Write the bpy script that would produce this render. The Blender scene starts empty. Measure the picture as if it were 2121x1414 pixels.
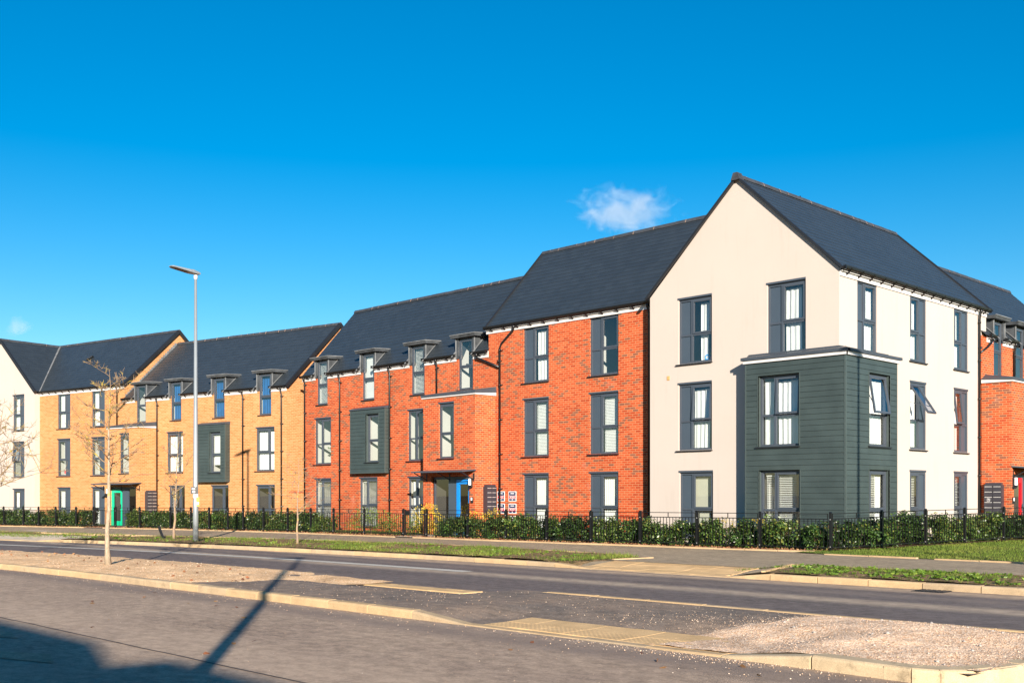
import bpy, math, random
import numpy as np
from mathutils import Vector, Matrix
R = math.radians
random.seed(7)
SC = bpy.context.scene
COL = SC.collection

# ------------------------------------------------------------------ mesh builder
class MB:
    def __init__(s):
        s.v = []; s.f = []; s.m = []; s.cur = 0; s.col = []
    def face(s, pts, flip=False):
        i = len(s.v)
        s.v += [tuple(p) for p in pts]
        idx = list(range(i, i + len(pts)))
        s.f.append(idx[::-1] if flip else idx); s.m.append(s.cur)
    def hexa(s, a):   # 8 corners: bottom 4 ccw, top 4 ccw
        i = len(s.v); s.v += [tuple(p) for p in a]
        for q in ((3,2,1,0),(4,5,6,7),(0,1,5,4),(1,2,6,5),(2,3,7,6),(3,0,4,7)):
            s.f.append([i+k for k in q]); s.m.append(s.cur)
    def box(s, fa, s0, s1, o0, o1, z0, z1):
        P = fa.p
        s.hexa([P(s0,o1,z0),P(s1,o1,z0),P(s1,o0,z0),P(s0,o0,z0),P(s0,o1,z1),P(s1,o1,z1),P(s1,o0,z1),P(s0,o0,z1)])
    def bar(s, a, b, w, h, up=(0,0,1)):
        a = Vector(a); b = Vector(b); d = (b-a).normalized(); u = Vector(up)
        r = d.cross(u)
        if r.length < 1e-4: r = d.cross(Vector((1,0,0)))
        r.normalize(); u = r.cross(d).normalized()
        r *= w/2; u *= h/2
        s.hexa([a-r-u,a+r-u,b+r-u,b-r-u,a-r+u,a+r+u,b+r+u,b-r+u])
    def tube(s, pts, rad, n=8, cap=True):
        pts = [Vector(p) for p in pts]; rads = rad if isinstance(rad,(list,tuple)) else [rad]*len(pts)
        rings = []
        pr = None
        for i, p in enumerate(pts):
            t = (pts[min(i+1,len(pts)-1)] - pts[max(i-1,0)])
            t = t.normalized() if t.length > 1e-9 else Vector((0,0,1))
            if pr is None:
                a = t.cross(Vector((0,0,1)))
                if a.length < 1e-3: a = t.cross(Vector((1,0,0)))
                a.normalize()
            else:
                a = (pr - t*pr.dot(t))
                if a.length < 1e-4: a = t.cross(Vector((1,0,0)))
                a.normalize()
            pr = a; b = t.cross(a)
            i0 = len(s.v)
            for k in range(n):
                th = 2*math.pi*k/n
                s.v.append(tuple(p + (a*math.cos(th)+b*math.sin(th))*rads[i]))
            rings.append(i0)
        for r0, r1 in zip(rings, rings[1:]):
            for k in range(n):
                s.f.append([r0+k, r0+(k+1)%n, r1+(k+1)%n, r1+k]); s.m.append(s.cur)
        if cap:
            s.f.append([rings[0]+k for k in range(n)][::-1]); s.m.append(s.cur)
            s.f.append([rings[-1]+k for k in range(n)]); s.m.append(s.cur)
    def mesh(s, name, base=(0,0,0), smooth=False):
        me = bpy.data.meshes.new(name)
        V = np.array(s.v, dtype=np.float64).reshape(-1,3)
        uvs = []
        for f in s.f:
            p0, p1, p2 = V[f[0]], V[f[1]], V[f[2]]
            n = np.cross(p1-p0, p2-p0); L = np.linalg.norm(n)
            if L < 1e-12 and len(f) > 3: n = np.cross(p2-p0, V[f[3]]-p0); L = np.linalg.norm(n)
            n = n/(L+1e-12)
            if abs(n[2]) > .97:
                for k in f: uvs.append((V[k][0], V[k][1]))
            else:
                t = np.array([-n[1], n[0], 0]); t /= np.linalg.norm(t)
                if t[0] < -1e-6 or (abs(t[0]) < 1e-6 and t[1] < 0): t = -t
                w = np.cross(n, t);
                if w[2] < 0: w = -w
                for k in f: uvs.append((V[k]@t, V[k]@w))
        Vb = V - np.array(base)
        me.from_pydata(Vb.tolist(), [], s.f)
        ul = me.uv_layers.new(name='UVMap')
        ul.data.foreach_set('uv', np.array(uvs, dtype=np.float32).ravel())
        me.polygons.foreach_set('material_index', np.array(s.m, dtype=np.int32))
        if smooth: me.polygons.foreach_set('use_smooth', np.ones(len(s.f), dtype=bool))
        me.update()
        return me

class Fa:   # a facade: s along it, o outward, z up
    def __init__(s, o, u, n): s.o = Vector(o); s.u = Vector(u); s.n = Vector(n)
    def p(s, a, o, z): return s.o + s.u*a + s.n*o + Vector((0,0,z))
def front(Y): return Fa((0,Y,0),(1,0,0),(0,-1,0))
def rside(X): return Fa((X,0,0),(0,1,0),(1,0,0))
WORLD = Fa((0,0,0),(1,0,0),(0,1,0))     # s=x, o=y

def link(name, me, mats, parent=None):
    o = bpy.data.objects.new(name, me); COL.objects.link(o)
    for m in (mats if isinstance(mats,(list,tuple)) else [mats]): me.materials.append(m)
    if parent: o.parent = parent
    return o
def tag(o, label, cat, group=None):
    o['label'] = label; o['category'] = cat
    if group: o['group'] = group
    return o
def thing(name, label, cat, loc=(0,0,0), rz=0, group=None):
    o = bpy.data.objects.new(name, None); COL.objects.link(o)
    o.empty_display_size = .3
    o.location = loc; o.rotation_euler = (0,0,rz)
    return tag(o, label, cat, group)
def struct(name, mb, mat, kind='structure', smooth=False):
    o = link(name, mb.mesh(name, smooth=smooth), mat); o['kind'] = kind
    return o

# ------------------------------------------------------------------ materials
def newmat(name):
    m = bpy.data.materials.new(name); m.use_nodes = True
    nt = m.node_tree
    b = nt.nodes['Principled BSDF']
    return m, nt, b
def N(nt, t, **kw):
    n = nt.nodes.new(t)
    for k, v in kw.items():
        if k.startswith('i_'):
            key = k[2:]; n.inputs[int(key) if key.isdigit() else key.replace('_',' ')].default_value = v
        else: setattr(n, k, v)
    return n
def L(nt, a, b): nt.links.new(a, b)
def ramp(nt, stops, interp='LINEAR'):
    r = nt.nodes.new('ShaderNodeValToRGB'); cr = r.color_ramp; cr.interpolation = interp
    while len(cr.elements) < len(stops): cr.elements.new(.5)
    for e, (p, c) in zip(cr.elements, stops): e.position = p; e.color = (*c, 1)
    return r
def mix(nt, fac, a, b, blend='MIX'):
    n = nt.nodes.new('ShaderNodeMix'); n.data_type = 'RGBA'; n.blend_type = blend
    for s, v in ((0,fac),(6,a),(7,b)):
        if hasattr(v,'links') or hasattr(v,'is_output'): nt.links.new(v, n.inputs[s])
        else: n.inputs[s].default_value = v if s == 0 else (*v,1)
    return n.outputs[2]
def coords(nt, kind='Object', scale=(1,1,1)):
    tc = N(nt,'ShaderNodeTexCoord'); mp = N(nt,'ShaderNodeMapping'); mp.inputs['Scale'].default_value = scale
    L(nt, tc.outputs[kind], mp.inputs['Vector']); return mp.outputs[0]
def noise(nt, vec, scale, detail=4, rough=.55):
    n = N(nt,'ShaderNodeTexNoise'); n.inputs['Scale'].default_value = scale; n.inputs['Detail'].default_value = detail; n.inputs['Roughness'].default_value = rough
    L(nt, vec, n.inputs['Vector']); return n.outputs['Fac']
def bump(nt, b, h, strength=.3, dist=.01, prev=None):
    n = N(nt,'ShaderNodeBump'); n.inputs['Strength'].default_value = strength; n.inputs['Distance'].default_value = dist
    L(nt, h, n.inputs['Height'])
    if prev is not None: L(nt, prev, n.inputs['Normal'])
    L(nt, n.outputs[0], b.inputs['Normal']); return n.outputs[0]
def plain(name, col, rough=.6, var=.12, scale=3, metallic=0, spec=.5, bs=0, bscale=60, gloss_var=0):
    m, nt, b = newmat(name); v = coords(nt)
    f = noise(nt, v, scale, 5)
    lo = tuple(c*(1-var) for c in col); hi = tuple(min(1,c*(1+var)) for c in col)
    r = ramp(nt, [(.3,lo),(.7,hi)]); L(nt, f, r.inputs[0]); L(nt, r.outputs[0], b.inputs['Base Color'])
    b.inputs['Roughness'].default_value = rough; b.inputs['Metallic'].default_value = metallic
    b.inputs['Specular IOR Level'].default_value = spec
    if bs: bump(nt, b, noise(nt, v, bscale, 4), bs, .01)
    return m
def brick(name, cols, mortar, dark=None, darkamt=.1, stain=None):
    m, nt, b = newmat(name)
    tc = N(nt,'ShaderNodeTexCoord'); uv = tc.outputs['UV']
    # tiny wobble so that courses are not ruler-straight
    nz = N(nt,'ShaderNodeTexNoise'); nz.inputs['Scale'].default_value = 1.3; L(nt, uv, nz.inputs['Vector'])
    ma = N(nt,'ShaderNodeVectorMath', operation='MULTIPLY_ADD'); ma.inputs[1].default_value = (.006,.006,0)
    L(nt, nz.outputs['Color'], ma.inputs[0]); L(nt, uv, ma.inputs[2])
    bt = N(nt,'ShaderNodeTexBrick'); bt.offset = .5
    for k, v in (('Scale',1),('Mortar Size',.0085),('Mortar Smooth',.15),('Bias',0),('Brick Width',.225),('Row Height',.075)): bt.inputs[k].default_value = v
    bt.inputs['Color1'].default_value = (0,0,0,1); bt.inputs['Color2'].default_value = (1,1,1,1); bt.inputs['Mortar'].default_value = (.5,.5,.5,1)
    L(nt, ma.outputs[0], bt.inputs['Vector'])
    r = ramp(nt, [(i/(len(cols)-1)*.96+.02, c) for i, c in enumerate(cols)]); L(nt, bt.outputs['Color'], r.inputs[0])
    c = r.outputs[0]
    if dark:
        cl = noise(nt, uv, .75, 3, .6)            # clusters of burnt bricks
        th = N(nt,'ShaderNodeMapRange'); th.inputs['From Min'].default_value = .42; th.inputs['From Max'].default_value = .66
        th.inputs['To Min'].default_value = 0; th.inputs['To Max'].default_value = darkamt*3.2; L(nt, cl, th.inputs['Value'])
        # second random per brick
        m2 = N(nt,'ShaderNodeMath', operation='MULTIPLY'); m2.inputs[1].default_value = 7.31; L(nt, bt.outputs['Color'], m2.inputs[0])
        fr = N(nt,'ShaderNodeMath', operation='FRACT'); L(nt, m2.outputs[0], fr.inputs[0])
        lt = N(nt,'ShaderNodeMath', operation='LESS_THAN'); L(nt, fr.outputs[0], lt.inputs[0]); L(nt, th.outputs[0], lt.inputs[1])
        dn = mix(nt, noise(nt, uv, 3, 2), dark, tuple(x*1.9 for x in dark))
        sc_ = N(nt,'ShaderNodeMath', operation='MULTIPLY'); sc_.inputs[1].default_value = .8; L(nt, lt.outputs[0], sc_.inputs[0])
        c = mix(nt, sc_.outputs[0], c, dn)
    mm = mix(nt, noise(nt, uv, 1.1, 4), tuple(x*.8 for x in mortar), mortar)
    c = mix(nt, bt.outputs['Fac'], c, mm)
    # weather: broad tonal patches and faint lime bloom
    w = noise(nt, uv, .33, 5, .65); wr = ramp(nt, [(.3,(.86,.86,.86)),(.7,(1.06,1.06,1.06))]); L(nt, w, wr.inputs[0])
    c = mix(nt, 1.0, c, wr.outputs[0], 'MULTIPLY')
    bl = noise(nt, uv, .9, 6, .7); br = ramp(nt, [(.6,(0,0,0)),(.8,(.3,.3,.3))]); L(nt, bl, br.inputs[0])
    c = mix(nt, br.outputs[0], c, stain or (.62,.42,.34))
    L(nt, c, b.inputs['Base Color']); b.inputs['Roughness'].default_value = .9; b.inputs['Specular IOR Level'].default_value = .2
    inv = N(nt,'ShaderNodeMath', operation='SUBTRACT'); inv.inputs[0].default_value = 1; L(nt, bt.outputs['Fac'], inv.inputs[1])
    nb = bump(nt, b, inv.outputs[0], .5, .006); bump(nt, b, noise(nt, uv, 90, 3), .15, .004, nb)
    return m
def slate(name, col):
    m, nt, b = newmat(name); uv = N(nt,'ShaderNodeTexCoord').outputs['UV']
    bt = N(nt,'ShaderNodeTexBrick'); bt.offset = .5
    for k, v in (('Scale',1),('Mortar Size',.004),('Mortar Smooth',.1),('Brick Width',.3),('Row Height',.23)): bt.inputs[k].default_value = v
    bt.inputs['Color1'].default_value = (0,0,0,1); bt.inputs['Color2'].default_value = (1,1,1,1); bt.inputs['Mortar'].default_value = (.5,.5,.5,1)
    L(nt, uv, bt.inputs['Vector'])
    r = ramp(nt, [(0,tuple(c*.9 for c in col)),(.5,col),(1,tuple(c*1.1 for c in col))]); L(nt, bt.outputs['Color'], r.inputs[0])
    w = noise(nt, uv, .5, 5, .6); wr = ramp(nt, [(.3,(.92,.92,.92)),(.7,(1.06,1.05,1.04))]); L(nt, w, wr.inputs[0])
    c = mix(nt, 1, r.outputs[0], wr.outputs[0], 'MULTIPLY')
    sp = ramp(nt, [(.74,(0,0,0)),(.8,(.12,.12,.12))]); L(nt, noise(nt, uv, 6, 3), sp.inputs[0])
    c = mix(nt, sp.outputs[0], c, tuple(x*1.7 for x in col))
    L(nt, c, b.inputs['Base Color']); b.inputs['Roughness'].default_value = .42; b.inputs['Specular IOR Level'].default_value = .5
    inv = N(nt,'ShaderNodeMath', operation='SUBTRACT'); inv.inputs[0].default_value = 1; L(nt, bt.outputs['Fac'], inv.inputs[1])
    nb = bump(nt, b, inv.outputs[0], .2, .003); bump(nt, b, noise(nt, uv, 40, 4), .05, .004, nb)
    return m
def glass_mat():
    m, nt, b = newmat('window_glass'); nt.nodes.remove(b); out = nt.nodes['Material Output']
    tr = N(nt,'ShaderNodeBsdfTransparent'); tr.inputs['Color'].default_value = (.9,.94,.95,1)
    gl = N(nt,'ShaderNodeBsdfGlossy'); gl.inputs['Roughness'].default_value = .01
    lw = N(nt,'ShaderNodeLayerWeight'); lw.inputs['Blend'].default_value = .5
    pw_ = N(nt,'ShaderNodeMath', operation='POWER'); pw_.inputs[1].default_value = 3; L(nt, lw.outputs['Facing'], pw_.inputs[0])
    fr = N(nt,'ShaderNodeMapRange'); fr.inputs['To Min'].default_value = .15; fr.inputs['To Max'].default_value = 1; L(nt, pw_.outputs[0], fr.inputs['Value'])
    mx = N(nt,'ShaderNodeMixShader'); L(nt, fr.outputs[0], mx.inputs[0]); L(nt, tr.outputs[0], mx.inputs[1]); L(nt, gl.outputs[0], mx.inputs[2])
    tc = coords(nt); bp = N(nt,'ShaderNodeBump'); bp.inputs['Strength'].default_value = .02; bp.inputs['Distance'].default_value = .02
    L(nt, noise(nt, tc, 1.2, 1), bp.inputs['Height']); L(nt, bp.outputs[0], gl.inputs['Normal'])
    L(nt, mx.outputs[0], out.inputs['Surface']); return m
def asphalt(name, base, dust, dustamt, patches=True, streak=None, fine=260):
    m, nt, b = newmat(name); v = coords(nt)
    r = ramp(nt, [(.25,tuple(c*.72 for c in base)),(.5,base),(.75,tuple(c*1.35 for c in base))]); L(nt, noise(nt, v, fine, 2, .8), r.inputs[0])
    c = r.outputs[0]
    v2 = coords(nt, scale=(.7,1,1))
    d = noise(nt, v2, .9, 6, .68); dr = ramp(nt, [(.5-dustamt*.4,(0,0,0)),(.72,(.85,.85,.85))]); L(nt, d, dr.inputs[0])
    c = mix(nt, dr.outputs[0], c, dust)
    d2 = noise(nt, v2, 7, 5, .75); dr2 = ramp(nt, [(.38,(.62,.62,.62)),(.62,(1.12,1.12,1.12))]); L(nt, d2, dr2.inputs[0])
    c = mix(nt, .8, c, dr2.outputs[0], 'MULTIPLY')
    d3 = noise(nt, v, 34, 5, .85); dr3 = ramp(nt, [(.36,(.6,.6,.6)),(.5,(.97,.97,.97)),(.68,(1.16,1.15,1.13))]); L(nt, d3, dr3.inputs[0])
    c = mix(nt, .85, c, dr3.outputs[0], 'MULTIPLY')
    wear = ramp(nt, [(.5,(0,0,0)),(.64,(.7,.7,.7))]); L(nt, noise(nt, v2, .55, 3, .6), wear.inputs[0])      # ravelled patches
    wk = ramp(nt, [(.42,(.55,.53,.52)),(.52,(1,1,1))]); L(nt, noise(nt, coords(nt, scale=(.45,1,1)), 13, 5, .8), wk.inputs[0])
    c = mix(nt, wear.outputs[0], c, mix(nt, 1, c, wk.outputs[0], 'MULTIPLY'))
    if streak:       # dirt tracks along the road: (centre y, half width, strength)
        sx = N(nt,'ShaderNodeSeparateXYZ'); L(nt, v, sx.inputs[0])
        wob = noise(nt, coords(nt, scale=(.12,.3,1)), 1.3, 4, .6)
        wm = N(nt,'ShaderNodeMath', operation='MULTIPLY_ADD'); wm.inputs[1].default_value = .5; L(nt, wob, wm.inputs[0]); L(nt, sx.outputs['Y'], wm.inputs[2])
        for y0, hw, st, colr in streak:
            su = N(nt,'ShaderNodeMath', operation='SUBTRACT'); su.inputs[1].default_value = y0+.25; L(nt, wm.outputs[0], su.inputs[0])
            ab = N(nt,'ShaderNodeMath', operation='ABSOLUTE'); L(nt, su.outputs[0], ab.inputs[0])
            mr = N(nt,'ShaderNodeMapRange'); mr.inputs['From Min'].default_value = 0; mr.inputs['From Max'].default_value = hw; mr.inputs['To Min'].default_value = st; mr.inputs['To Max'].default_value = 0
            mr.interpolation_type = 'SMOOTHSTEP'; L(nt, ab.outputs[0], mr.inputs['Value'])
            br = N(nt,'ShaderNodeMath', operation='MULTIPLY'); L(nt, mr.outputs[0], br.inputs[0])
            nb_ = ramp(nt, [(.3,(.35,.35,.35)),(.65,(1,1,1))]); L(nt, noise(nt, v2, 3.5, 6, .75), nb_.inputs[0]); L(nt, nb_.outputs[0], br.inputs[1])
            c = mix(nt, br.outputs[0], c, colr)
    L(nt, c, b.inputs['Base Color']); b.inputs['Roughness'].default_value = .85; b.inputs['Specular IOR Level'].default_value = .25
    nb = bump(nt, b, noise(nt, v, fine, 2, .7), .5, .006); bump(nt, b, d2, .25, .02, nb)
    return m
def grit(name, a, bcol, ccol, scale=55, bs=.6):
    m, nt, b = newmat(name); v = coords(nt)
    vo = N(nt,'ShaderNodeTexVoronoi'); vo.inputs['Scale'].default_value = scale; L(nt, v, vo.inputs['Vector'])
    sp = N(nt,'ShaderNodeSeparateColor'); L(nt, vo.outputs['Color'], sp.inputs[0])
    r = ramp(nt, [(.1,ccol),(.4,a),(.8,bcol)]); L(nt, sp.outputs[0], r.inputs[0])
    w = noise(nt, v, 1.4, 6, .7); wr = ramp(nt, [(.35,(.68,.66,.64)),(.65,(1.1,1.08,1.05))]); L(nt, w, wr.inputs[0])
    c = mix(nt, 1, r.outputs[0], wr.outputs[0], 'MULTIPLY')
    dk = ramp(nt, [(.3,(.45,.4,.36)),(.42,(1,1,1))]); L(nt, noise(nt, v, 9, 4, .75), dk.inputs[0])
    c = mix(nt, .7, c, dk.outputs[0], 'MULTIPLY')
    L(nt, c, b.inputs['Base Color']); b.inputs['Roughness'].default_value = .95; b.inputs['Specular IOR Level'].default_value = .15
    nb = bump(nt, b, vo.outputs['Distance'], bs, .015); bump(nt, b, noise(nt, v, 12, 5, .7), .5, .03, nb)
    return m
def concrete(name, col, joint=None, stain=.5):
    m, nt, b = newmat(name); v = coords(nt)
    r = ramp(nt, [(.3,tuple(c*.75 for c in col)),(.7,tuple(c*1.1 for c in col))]); L(nt, noise(nt, v, 2.2, 7, .65), r.inputs[0])
    c = r.outputs[0]
    s = noise(nt, v, 5.5, 6, .7); sr = ramp(nt, [(.56,(0,0,0)),(.72,(stain,stain,stain))]); L(nt, s, sr.inputs[0])
    c = mix(nt, sr.outputs[0], c, tuple(x*.45 for x in col))
    f = ramp(nt, [(.35,(.82,.82,.82)),(.65,(1.06,1.06,1.06))]); L(nt, noise(nt, v, 120, 2), f.inputs[0])
    c = mix(nt, 1, c, f.outputs[0], 'MULTIPLY')
    L(nt, c, b.inputs['Base Color']); b.inputs['Roughness'].default_value = .9; b.inputs['Specular IOR Level'].default_value = .2
    bump(nt, b, noise(nt, v, 70, 4), .3, .006); return m
def foliage(name, cols, rough=.4, trans=.25, spec=.5):
    m, nt, b = newmat(name)
    at = N(nt,'ShaderNodeAttribute'); at.attribute_name = 'tint'
    r = ramp(nt, [(i/(len(cols)-1), c) for i, c in enumerate(cols)]); L(nt, at.outputs['Fac'], r.inputs[0])
    L(nt, r.outputs[0], b.inputs['Base Color']); b.inputs['Roughness'].default_value = rough; b.inputs['Specular IOR Level'].default_value = spec
    tl = N(nt,'ShaderNodeBsdfTranslucent'); mx = N(nt,'ShaderNodeMixShader'); mx.inputs[0].default_value = trans
    br = mix(nt, 1, r.outputs[0], (1.2,1.35,.7), 'MULTIPLY'); L(nt, br, tl.inputs['Color'])
    L(nt, b.outputs[0], mx.inputs[1]); L(nt, tl.outputs[0], mx.inputs[2]); L(nt, mx.outputs[0], nt.nodes['Material Output'].inputs['Surface'])
    return m
def render_mat():
    m, nt, b = newmat('cream_render'); v = coords(nt)
    r = ramp(nt, [(.3,(.445,.39,.35)),(.7,(.465,.41,.37))]); L(nt, noise(nt, v, .45, 6, .6), r.inputs[0])
    st = noise(nt, coords(nt, scale=(2.5,2.5,.25)), 1.6, 5, .65); sr = ramp(nt, [(.55,(1,1,1)),(.8,(.93,.92,.905))]); L(nt, st, sr.inputs[0])
    c = mix(nt, 1, r.outputs[0], sr.outputs[0], 'MULTIPLY')
    L(nt, c, b.inputs['Base Color']); b.inputs['Roughness'].default_value = .92; b.inputs['Specular IOR Level'].default_value = .2
    bump(nt, b, noise(nt, v, 180, 3), .2, .004); return m
def bark(name, a, bcol, lich, lamt):
    m, nt, b = newmat(name); v = coords(nt)
    r = ramp(nt, [(.3,a),(.7,bcol)]); L(nt, noise(nt, coords(nt, scale=(1,1,.35)), 45, 5, .7), r.inputs[0])
    lr = ramp(nt, [(.62-lamt*.35,(0,0,0)),(.72-lamt*.3,(1,1,1))]); L(nt, noise(nt, v, 6, 5, .7), lr.inputs[0])
    L(nt, mix(nt, lr.outputs[0], r.outputs[0], lich), b.inputs['Base Color']); b.inputs['Roughness'].default_value = .9
    bump(nt, b, noise(nt, v, 60, 4), .5, .01); return m

M = {}
M['red'] = brick('red_brick', [(.325,.042,.013),(.41,.064,.019),(.445,.078,.025),(.47,.102,.036)], (.54,.26,.13), (.105,.05,.034), .11)
M['orange'] = brick('buff_brick', [(.42,.162,.055),(.475,.192,.07),(.5,.208,.08),(.53,.238,.104)], (.56,.38,.19), None, stain=(.72,.46,.22))
M['cream'] = render_mat()
M['slate'] = slate('roof_slate', (.025,.033,.042))
M['ridge'] = plain('ridge_tile', (.038,.042,.05), .6, .3, 4, bs=.2)
M['mortar'] = plain('ridge_mortar', (.30,.20,.15), .9, .3, 12)
M['frame'] = plain('grey_frame', (.05,.062,.082), .38, .06, 2)
M['panel'] = plain('grey_panel', (.048,.066,.09), .3, .06, 1)
M['dark'] = plain('dark_trim', (.013,.014,.017), .45, .15, 3)
M['black'] = plain('black_plastic', (.007,.007,.008), .32, .15, 3)
M['white'] = plain('white_board', (.54,.53,.53), .45, .04, 2)
M['lead'] = plain('lead_sheet', (.065,.072,.08), .5, .45, 2.2, metallic=.25, bs=.25, bscale=7)
M['lead2'] = plain('lead_edge', (.19,.2,.21), .5, .3, 3, metallic=.25)
M['clad'] = plain('green_cladding', (.038,.053,.052), .42, .16, 1.6, bs=.12, bscale=14)
M['cladtrim'] = plain('green_trim', (.05,.068,.067), .4, .1, 2)
M['grp'] = plain('grey_roofing', (.045,.055,.07), .5, .12, 2)
M['glass'] = glass_mat()
M['room'] = plain('room_wall', (.55,.53,.49), .9, .05, 1)
M['dim'] = plain('dim_room_wall', (.07,.065,.06), .9, .1, 1)  # unlit interiors: their shade is put into this near-black wall colour
M['floor'] = plain('room_floor', (.22,.14,.08), .6, .2, 3)
M['curtain'] = plain('white_curtain', (.78,.77,.74), .9, .05, 3)
M['bluecurtain'] = plain('blue_curtain', (.004,.085,.26), .8, .2, 3)
M['pinkcurtain'] = plain('pink_curtain', (.68,.58,.56), .9, .08, 6)
M['blind'] = plain('white_blind', (.76,.76,.72), .7, .04, 3)
M['beige'] = plain('beige_blind', (.55,.53,.42), .8, .05, 3)
M['asph1'] = asphalt('near_asphalt', (.36,.265,.2), (.48,.355,.255), .5, streak=[(5.2,1.0,.5,(.52,.385,.28)),(7.75,.55,.8,(.17,.132,.115)),(3.6,.7,.3,(.25,.19,.155))])
M['asph2'] = asphalt('far_asphalt', (.15,.125,.12), (.19,.155,.14), .2, streak=[(13.95,.6,.75,(.55,.43,.31)),(16.1,.6,.9,(.54,.39,.26)),(15.1,.5,.45,(.28,.22,.18)),(11.9,.5,.25,(.2,.16,.14))])
M['asph3'] = asphalt('path_asphalt', (.34,.27,.185), (.44,.34,.23), .4)
M['asph4'] = asphalt('island_asphalt', (.19,.155,.13), (.38,.27,.19), .3)
M['kerb'] = concrete('kerb_concrete', (.54,.38,.215), stain=.5)
M['kerb2'] = concrete('grey_kerb', (.47,.35,.22), stain=.7)
M['kerbdirty'] = concrete('weathered_kerb', (.54,.42,.27), stain=.9)
M['pave'] = concrete('pale_concrete', (.66,.55,.42), stain=.25)
M['tact'] = concrete('buff_tactile', (.64,.43,.22), stain=.35)
M['sand'] = grit('sandy_gravel', (.85,.54,.29), (.9,.66,.42), (.64,.37,.19), 60, .3)
M['gravel'] = grit('pink_gravel', (.80,.54,.36), (.86,.68,.52), (.58,.36,.22), 60, .5)
M['soil'] = grit('dark_soil', (.075,.042,.028), (.16,.09,.06), (.02,.013,.01), 24, 1)
M['turf'] = grit('turf_soil', (.19,.135,.06), (.34,.22,.12), (.1,.085,.03), 14, .6)
M['lawn'] = grit('lawn_base', (.09,.13,.025), (.17,.18,.04), (.05,.08,.015), 30, .5)
M['tar'] = plain('tar_joint', (.05,.042,.038), .8, .3, 6)
M['line'] = concrete('road_paint', (.56,.53,.47), stain=.5)
M['steel'] = plain('galvanised_steel', (.27,.30,.32), .45, .08, 1.5, metallic=.35)
M['fence'] = plain('black_railing', (.006,.006,.007), .35, .2, 4)
M['bolt'] = plain('bright_bolt', (.7,.7,.7), .3, .05, 4, metallic=.6)
M['blue'] = plain('blue_door', (.005,.20,.62), .3, .05, 2)
M['green'] = plain('green_door', (.004,.50,.26), .3, .05, 2)
M['reddoor'] = plain('red_door', (.72,.008,.02), .3, .05, 2)
M['mail'] = plain('mailbox_grey', (.032,.032,.042), .4, .1, 3)
M['navy'] = plain('sign_navy', (.02,.04,.1), .5, .05, 2)
M['signred'] = plain('sign_red', (.75,.015,.04), .5, .05, 2)
M['paper'] = plain('sign_white', (.85,.85,.85), .5, .03, 2)
M['yellow'] = plain('sticker_yellow', (.85,.62,.02), .5, .05, 2)
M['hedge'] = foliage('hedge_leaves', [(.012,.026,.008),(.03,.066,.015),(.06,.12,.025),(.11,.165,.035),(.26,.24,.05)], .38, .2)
M['grassb'] = foliage('grass_blades', [(.06,.10,.018),(.11,.17,.025),(.19,.24,.04),(.34,.28,.11)], .6, .35, .2)
M['lawnb'] = foliage('lawn_blades', [(.08,.13,.02),(.14,.2,.03),(.24,.25,.055)], .6, .3, .2)
M['yleaf'] = foliage('yellow_leaves', [(.25,.25,.03),(.6,.42,.03),(.8,.6,.06)], .5, .35)
M['gleaf'] = foliage('fresh_leaves', [(.06,.13,.015),(.14,.24,.03),(.3,.36,.06)], .5, .35)
M['stem'] = plain('hedge_stem', (.14,.085,.045), .9, .3, 8)
M['bark'] = bark('pale_bark', (.19,.145,.1), (.40,.325,.235), (.42,.33,.08), .05)
M['bark2'] = bark('lichen_twigs', (.15,.1,.065), (.3,.21,.13), (.46,.34,.04), .28)
M['bark3'] = bark('brown_twigs', (.17,.11,.075), (.34,.25,.18), (.48,.36,.04), .25)
M['terracotta'] = plain('dark_pot', (.06,.03,.025), .7, .2, 5)
M['toyblue'] = plain('toy_blue', (.05,.35,.75), .4, .3, 20)
M['toyred'] = plain('toy_red', (.75,.06,.08), .4, .3, 20)
M['toyyel'] = plain('toy_yellow', (.8,.55,.05), .4, .1, 20)
M['box'] = plain('tan_box', (.5,.3,.12), .8, .1, 4)

# ------------------------------------------------------------------ buildings
class Bld:
    def __init__(s, label, base, loc=None, rz=0):
        s.base = Vector((*base,0))
        s.root = thing('apartment_block', label, 'building', loc if loc else (*base,0), rz)
        s.rooms = MB()
    def obj(s, name, mb, mat, parent=None, smooth=False):
        return link(name, mb.mesh(name, s.base, smooth), mat, parent or s.root)

def wall_face(mb, fa, s0, s1, z0, z1, holes, depth=.13, o=0):
    hs = [h for h in holes if h[1] > s0 and h[0] < s1 and h[3] > z0 and h[2] < z1]
    S = sorted({s0,s1,*[min(max(h[0],s0),s1) for h in hs],*[min(max(h[1],s0),s1) for h in hs]})
    Z = sorted({z0,z1,*[min(max(h[2],z0),z1) for h in hs],*[min(max(h[3],z0),z1) for h in hs]})
    for a, b in zip(S, S[1:]):
        for c, d in zip(Z, Z[1:]):
            ms, mz = (a+b)/2, (c+d)/2
            if any(h[0] < ms < h[1] and h[2] < mz < h[3] for h in hs): continue
            mb.face([fa.p(a,o,c),fa.p(b,o,c),fa.p(b,o,d),fa.p(a,o,d)])
    for h in hs:
        a, b, c, d = h[0], h[1], max(h[2],z0), min(h[3],z1)
        i = o - depth
        mb.face([fa.p(a,o,c),fa.p(a,i,c),fa.p(a,i,d),fa.p(a,o,d)])
        mb.face([fa.p(b,i,c),fa.p(b,o,c),fa.p(b,o,d),fa.p(b,i,d)])
        if h[3] <= z1: mb.face([fa.p(a,o,d),fa.p(a,i,d),fa.p(b,i,d),fa.p(b,o,d)])
        if h[2] >= z0: mb.face([fa.p(a,o,c),fa.p(b,o,c),fa.p(b,i,c),fa.p(a,i,c)])

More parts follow.
